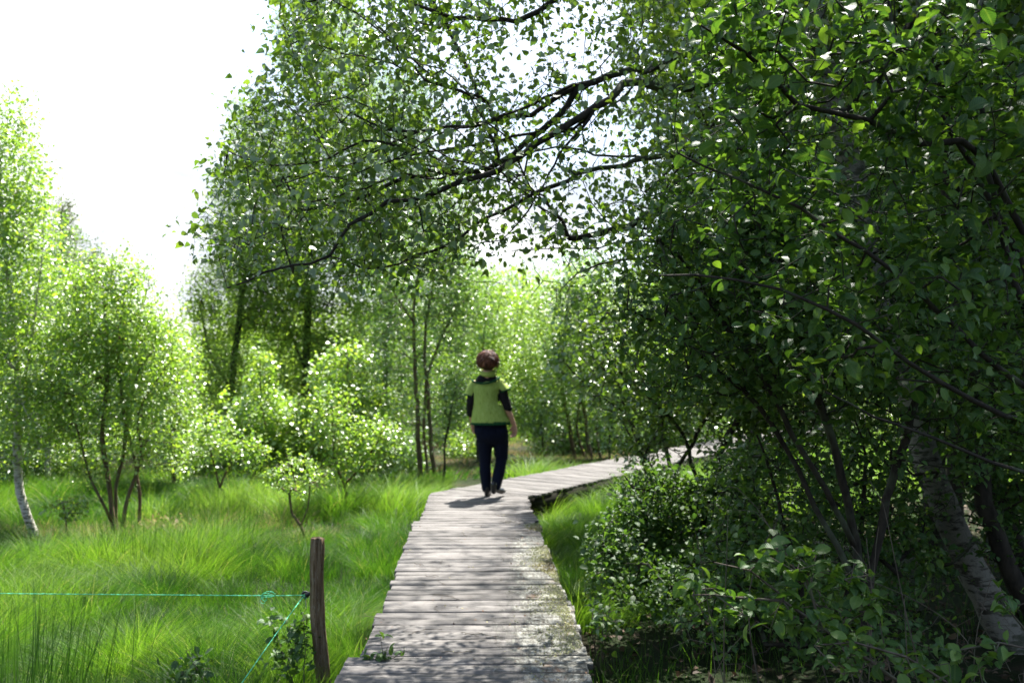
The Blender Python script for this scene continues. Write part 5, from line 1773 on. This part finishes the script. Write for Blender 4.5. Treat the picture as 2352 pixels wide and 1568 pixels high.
tree('birch_shrub', 'taller bright bush beside the pair of birch trunks', 'bush',
     [bx(((835, 1125, 14.9), (832, 1040, 14.9), (810, 950, 14.9), (800, 860, 14.9), (810, 780, 14.9)), .035, .006), bx(((832, 1040, 14.9), (860, 960, 14.8), (890, 880, 14.8)), .02, .005), bx(((832, 1070, 14.9), (780, 1000, 14.8), (740, 930, 14.8)), .02, .005)],
     [B(800, 830, 14.9, 55, 65, .5, 1.1), B(790, 930, 14.9, 85, 80, .65), B(860, 960, 14.8, 75, 85, .6), B(820, 1040, 14.8, 100, 60, .6), B(740, 880, 14.9, 45, 60, .4), B(890, 1050, 14.6, 50, 40, .35), B(800, 1095, 14.7, 110, 30, .4, .6)],
     640, 12, .056, LY, M['bark_brown'], 'birch', .075, 505, up=.9, droop=.3, tip=.0026)
tree('birch_tree', 'pair of slim brown birch trunks left of the walker', 'birch',
     [bx(((965, 1108, 16.3), (957, 900, 16.3), (950, 740, 16.3), (962, 600, 16.3), (955, 480, 16.3)), .05, .012), bx(((997, 1110, 16.4), (988, 950, 16.4), (976, 760, 16.4), (1000, 620, 16.4), (1010, 520, 16.4)), .045, .012),
      bx(((985, 1110, 16.4), (975, 980, 16.4), (985, 850, 16.4), (1050, 700, 16.4)), .028, .008), bx(((950, 740, 16.3), (900, 660, 16.3), (870, 600, 16.3)), .02, .006)],
     [B(970, 620, 16.3, 130, 120, .9), B(1060, 700, 16.4, 85, 100, .7), B(905, 780, 16.3, 70, 90, .6), B(1040, 850, 16.5, 60, 90, .6, .8), B(930, 930, 16.3, 60, 70, .5, .6)],
     760, 18, .042, LB, M['bark_brown'], 'birch', .1, 506, tip=.003)
tree('birch_sapling', 'small dark stemmed sapling between the paired trunks and the walker', 'sapling',
     [bx(((1018, 1105, 16.0), (1022, 1030, 16), (1035, 960, 16), (1050, 880, 16)), .018, .005)],
     [B(1045, 920, 16, 40, 70, .4), B(1020, 1010, 16, 28, 28, .2, .6)], 130, 12, .04, LB, M['bark_dark'], 'birch', .07, 507, tip=.003)
tree('birch_tree', 'sunlit birch directly behind the walker', 'birch',
     [bx(((1100, 1075, 20), (1098, 950, 20), (1110, 800, 20), (1120, 640, 20)), .05, .012), bx(((1140, 1075, 20.5), (1135, 950, 20.5), (1130, 800, 20.5), (1150, 680, 20.5)), .045, .012)],
     [B(1120, 700, 20, 90, 110, 1.0), B(1140, 850, 20.5, 110, 120, 1.0), B(1060, 850, 20, 70, 110, .8), B(1200, 900, 20.5, 80, 90, .8), B(1130, 960, 20, 110, 60, .8, .7)],
     820, 20, .048, LY, M['bark_dark'], 'birch', .13, 508, up=.9, droop=.3, tip=.0035)
tree('birch_tree', 'slender birches with crooked stems right of the walker', 'birch',
     [bx(((1322, 1062, 20.6), (1305, 960, 20.6), (1290, 880, 20.6), (1300, 740, 20.6), (1310, 640, 20.6)), .05, .012), bx(((1362, 1058, 20.4), (1345, 960, 20.4), (1335, 880, 20.4), (1330, 760, 20.4)), .055, .012),
      bx(((1345, 1060, 20.6), (1325, 980, 20.6), (1340, 900, 20.6), (1400, 780, 20.6)), .035, .01), bx(((1380, 1055, 20.2), (1372, 980, 20.2), (1390, 880, 20.2)), .035, .01)],
     [B(1300, 720, 20.6, 130, 120, 1.1), B(1370, 850, 20.4, 120, 100, 1.0), B(1260, 880, 20.6, 75, 100, .8), B(1420, 740, 20.5, 80, 110, .9), B(1300, 970, 20.4, 110, 50, .6, .45)],
     900, 20, .048, LY, M['bark_brown'], 'birch', .13, 509, up=.9, droop=.3, tip=.0035)
tree('birch_shrub', 'low leafy bush at the far side of the boards beyond the bend', 'bush',
     [bx(((1400, 1052, 19.0), (1405, 1000, 19), (1410, 940, 19)), .02, .006), bx(((1250, 1068, 19.5), (1245, 1000, 19.5), (1240, 940, 19.5)), .02, .006)],
     [B(1415, 960, 19, 70, 70, .6), B(1235, 950, 19.6, 60, 70, .6), B(1430, 1025, 18.6, 40, 22, .3)], 300, 14, .042, LB, M['bark_dark'], 'birch', .09, 510, tip=.003, filt=clear_of_walk)
for k, (lab, x, yt, Y, w, mt) in enumerate((
        ('yellow green birch seen through the shrubs above the far boardwalk', 1500, 640, 25, 130, LY),
        ('sunlit tree beyond the far boardwalk, broad crown', 1690, 560, 27, 150, LY),
        ('sunlit tree beyond the far boardwalk behind the right hand stems', 1880, 560, 28, 150, LB),
        ('distant birch at right seen only in gaps of the dark foliage', 2100, 640, 30, 150, LY),
        ('birch behind the slender crooked stems', 1400, 700, 26, 110, LB),
        ('birch in the background between the walker and the paired trunks', 1050, 560, 27, 110, LB),
        ('pale background birch above the walker', 1200, 600, 30, 120, LY),
        ('airy birch right of centre between the overhanging boughs and the crooked stems', 1330, 560, 24, 120, LB),
        ('birch above the bend where the far boards vanish behind leaves', 1580, 520, 23, 130, LB),
        ('birch in the left background between bright bushes', 470, 800, 27, 110, LB),
        ('leafy tree in the left background left of the grey green birch', 330, 760, 30, 120, LY),
        ('tree in the left background behind the many stemmed birch', 200, 820, 24, 150, LB))):
    tree('birch_tree', lab, 'birch', [bx(((x, 1000, Y), (x + 5, 850, Y), (x - 4, (yt + 850) / 2, Y), (x + 3, yt + 25, Y)), .08, .02)],
         [B(x, yt + 80, Y, w * .6, 85, 1.2), B(x - 8, yt + 200, Y, w, 110, 1.6), B(x + 10, 900, Y, w * .95, 105, 1.6), B(x, 985, Y, w, 50, 1.6)],
         760, 20, .06, mt, M['bark_dark'], 'birch', .2, 520 + k, seg=.4, tip=.005, filt=clear_of_walk)


def far_wood():
    rg = np.random.default_rng(600)
    n = 750
    P = []
    for k in range(n):
        u = k / n
        if k < 470:
            ang = rg.uniform(-.68, .66); Y = rg.uniform(36, 60)
        else:
            ang = rg.uniform(-.68, .66); Y = rg.uniform(60, 95)
        x = ang * Y
        h = rg.uniform(4.0, 6.8) if not (-.36 < ang < -.3) else rg.uniform(3.4, 4.6)
        if Y > 60:
            h *= 1.3
        w = rg.uniform(1.2, 2.2)
        m = 150
        v = rg.normal(size=(m, 3)); v /= np.linalg.norm(v, axis=1, keepdims=True)
        v *= rg.uniform(.4, 1, (m, 1)) ** .4
        zz = h * .5 + v[:, 2] * h * .5
        sh = 1 - .55 * np.clip(zz / h, 0, 1)
        P.append(np.stack([x + v[:, 0] * w * sh, Y + v[:, 1] * w * sh, GZ + zz], 1))
    P = np.vstack(P) + rg.normal(size=(n * 150, 3)) * .12
    o = put('woodland', leaves_mesh('woodland', P, .26, 'small', .3, .5, 601), None, BK)
    tag(o, 'far woodland closing the view behind the clearing', 'woodland', kind='stuff')


far_wood()

# ------------------------------------------------------------------ small plants
def bramble(name, lab, x, y, Y, ntar, blobs, seed, size=.045, mat='leaf_under', tone=(.2, 1), cat='bramble', cl=True):
    rg = np.random.default_rng(seed)
    base = at(x, y, Y)
    base[2] = ground_z(base[0], base[1])
    limbs = []
    for k in range(4):
        bl = blobs[k % len(blobs)]
        e = np.array(bl[0]) + rg.normal(size=3) * np.array(bl[1]) * .4
        limbs.append(([base, (base + e) / 2 + [rg.normal() * .04, 0, .06], e], .004, .0018))
    return tree(name, lab, cat, limbs, blobs, ntar, 6, size, M[mat], M['twig'], 'broad', .03, seed, seg=.06, droop=.1, up=1.0, tip=.0012, ex=.35, tone=tone, crown='foliage', wood='stem',
                filt=clear_of_walk if cl else None)


bramble('bramble', 'bramble with toothed grey green leaves at the foot of the fence post', 690, 1640, 5.3, 36, [B(670, 1480, 5.45, 50, 45, .15), B(660, 1545, 5.3, 55, 35, .15), B(690, 1420, 5.5, 25, 40, .1), B(640, 1420, 5.6, 35, 18, .1, .5)], 701)
bramble('bramble', 'small sprig of leaves left of the bramble at the bottom edge', 440, 1640, 4.7, 26, [B(440, 1545, 4.7, 45, 22, .12), B(430, 1500, 4.7, 12, 25, .06)], 702, .035, 'leaf_buck')
bramble('bramble', 'low bramble crowding the right edge of the boards', 1380, 1420, 5.9, 70, [B(1375, 1340, 6.1, 45, 45, .25), B(1400, 1430, 5.6, 50, 50, .2), B(1390, 1270, 6.8, 45, 35, .3)], 703, .04)


def deck_seedling():
    rg = np.random.default_rng(720)
    base = at(884, 1501, 5.0)
    base[2] = -0.03
    limbs = [([base, base + [.005, 0, .05], base + [0.02, .0, .1]], .003, .0012), ([base, base + [-.02, 0, .07], base + [-.025, .01, .16]], .0022, .001),
             ([base, base + [.05, -.01, .05], base + [.11, 0, .06]], .0022, .001), ([base, base + [-.03, -.01, .02], base + [-.09, 0, .025]], .0022, .001)]
    r = tree('seedling', 'green seedling growing up through a gap between two boards', 'seedling', limbs,
             [(base + [0, 0, .04], (.05, .04, .03)), (base + [-.02, 0, .14], (.03, .02, .03)), (base + [.11, 0, .06], (.03, .02, .02)), (base + [-.09, 0, .03], (.03, .02, .02))],
             18, 3, .034, M['leaf_under'], M['twig'], 'broad', .008, 721, seg=.03, droop=.1, up=1.2, tip=.0008, ex=.3, crown='foliage', wood='stem', tone=(.4, 1))


deck_seedling()


def rush(name, lab, x, y, Y, n, H, seed, rad=.16):
    rg = np.random.default_rng(seed)
    b = at(x, y, Y)
    xs, ys = b[0] + rg.normal(size=n) * rad, Y + rg.normal(size=n) * rad * .8
    L = H * rg.uniform(.55, 1.05, n)
    V, Fq, t = blades(xs, ys, L, np.full(n, .005), np.abs(rg.normal(size=n) * .18) + .02, np.arctan2(ys - Y, xs - b[0]) + rg.normal(size=n) * .5, seed, K=4, stiff=1.3)
    o = put(name, mesh_np(name, V, Fq, 4, t), None, M['rush'])
    o.data.transform(Matrix.Translation((-b[0], -Y, -GZ)))
    o.location = (b[0], Y, GZ)
    tag(o, lab, 'rushes', 'clumps of dark rushes in the grass')


rush('rush_clump', 'dark upright rushes at the bottom left corner', 45, 1480, 5.2, 260, .8, 801, .2)
rush('rush_clump', 'dark rushes in the middle of the left grass', 318, 1300, 8.6, 210, .82, 802, .2)
rush('rush_clump', 'tall thin rushes in the grass right of the many stemmed birch', 505, 1260, 9.5, 120, .85, 803, .26)
rush('rush_clump', 'pale green rushes close to the boardwalk in the left grass', 600, 1225, 10.2, 90, .75, 804, .3)


def heath_tuft(x, y, Y, lab, seed):
    rg = np.random.default_rng(seed)
    b = at(x, y, Y); b[2] = GZ
    n = 260
    P = b + np.abs(rg.normal(size=(n, 3))) * [.0, 0, .1] + rg.normal(size=(n, 3)) * [.2, .12, .02]
    o = put('heather', leaves_mesh('heather', P - b, .05, 'small', -.5, .2, seed), None, M['heath'])
    o.location = b
    tag(o, lab, 'heather', kind='stuff')


heath_tuft(372, 1228, 11, 'brown heather tuft beside the foot of the many stemmed birch', 811)
heath_tuft(640, 1060, 16.5, 'brown heather behind the bright bush', 812)

# ------------------------------------------------------------------ light, sky, picture
SUN_EL, SUN_AZ = R(60), R(18)         # azimuth measured from the walk towards the right
sd = bpy.data.lights.new('sun', 'SUN')
sd.energy = 5.0
sd.angle = R(0.53)
sd.color = (1.0, 0.96, 0.9)
so = bpy.data.objects.new('sun', sd)
COL.objects.link(so)
dirv = Vector((math.sin(SUN_AZ) * math.cos(SUN_EL), math.cos(SUN_AZ) * math.cos(SUN_EL), math.sin(SUN_EL)))
so.rotation_euler = dirv.to_track_quat('Z', 'Y').to_euler()

w = bpy.data.worlds.new('World')
scn.world = w
w.use_nodes = True
nt = w.node_tree
nt.nodes.clear()
wo = nt.nodes.new('ShaderNodeOutputWorld')
bg = nt.nodes.new('ShaderNodeBackground')
sky = nt.nodes.new('ShaderNodeTexSky')
sky.sky_type = 'NISHITA'
sky.sun_disc = False
sky.sun_elevation = SUN_EL
sky.sun_rotation = SUN_AZ
sky.air_density = 1.0
sky.dust_density = 1.5
bg.inputs[1].default_value = 0.12
tc = nt.nodes.new('ShaderNodeTexCoord')
mp = nt.nodes.new('ShaderNodeMapping')
mp.inputs['Scale'].default_value = (1, 1, 2.6)
mp.inputs['Location'].default_value = (0.35, 0.1, 0.3)
nt.links.new(tc.outputs['Generated'], mp.inputs[0])
cn = noise(nt, 2.1, 7, 0.55, mp.outputs[0], 0.2)
cover = ramp(nt, [(0.36, (0.1, 0.1, 0.1)), (0.52, (1, 1, 1))], cn)
sz = nt.nodes.new('ShaderNodeSeparateXYZ')
nt.links.new(tc.outputs['Generated'], sz.inputs[0])
high = ramp(nt, [(0.0, (1, 1, 1)), (0.16, (1, 1, 1)), (0.42, (0.4, 0.4, 0.4))], sz.outputs[2])
cover = mix(nt, 1.0, cover, high, 'MULTIPLY')
shade = noise(nt, 3.4, 6, 0.6, mp.outputs[0])
cc = ramp(nt, [(0.38, (2.0, 2.2, 2.55)), (0.5, (2.9, 3.0, 3.2)), (0.6, (4.4, 4.4, 4.4))], shade)
# clouds stand bright round the sun and are thinner and greyer opposite it
dp = nt.nodes.new('ShaderNodeVectorMath')
dp.operation = 'DOT_PRODUCT'
dp.inputs[1].default_value = (0, 1, 0)
nt.links.new(tc.outputs['Generated'], dp.inputs[0])
front = ramp(nt, [(0.0, (0.3, 0.3, 0.3)), (0.45, (0.42, 0.42, 0.42)), (0.72, (1, 1, 1))], math_n(nt, 'ADD', math_n(nt, 'MULTIPLY', dp.outputs['Value'], 0.5), 0.5))
cc = mix(nt, 1.0, cc, front, 'MULTIPLY')
nt.links.new(mix(nt, cover, sky.outputs[0], cc), bg.inputs[0])
nt.links.new(bg.outputs[0], wo.inputs[0])

scn.view_settings.view_transform = 'Standard'
scn.view_settings.look = 'None'
scn.view_settings.gamma = 1
scn.view_settings.exposure = 1.85
cy = scn.cycles
cy.max_bounces = 7
cy.diffuse_bounces = 4
cy.glossy_bounces = 2
cy.transmission_bounces = 4
cy.transparent_max_bounces = 4
cy.caustics_reflective = False
cy.caustics_refractive = False
cy.sample_clamp_indirect = 8
cy.use_denoising = True
cy.denoiser = 'OPENIMAGEDENOISE'
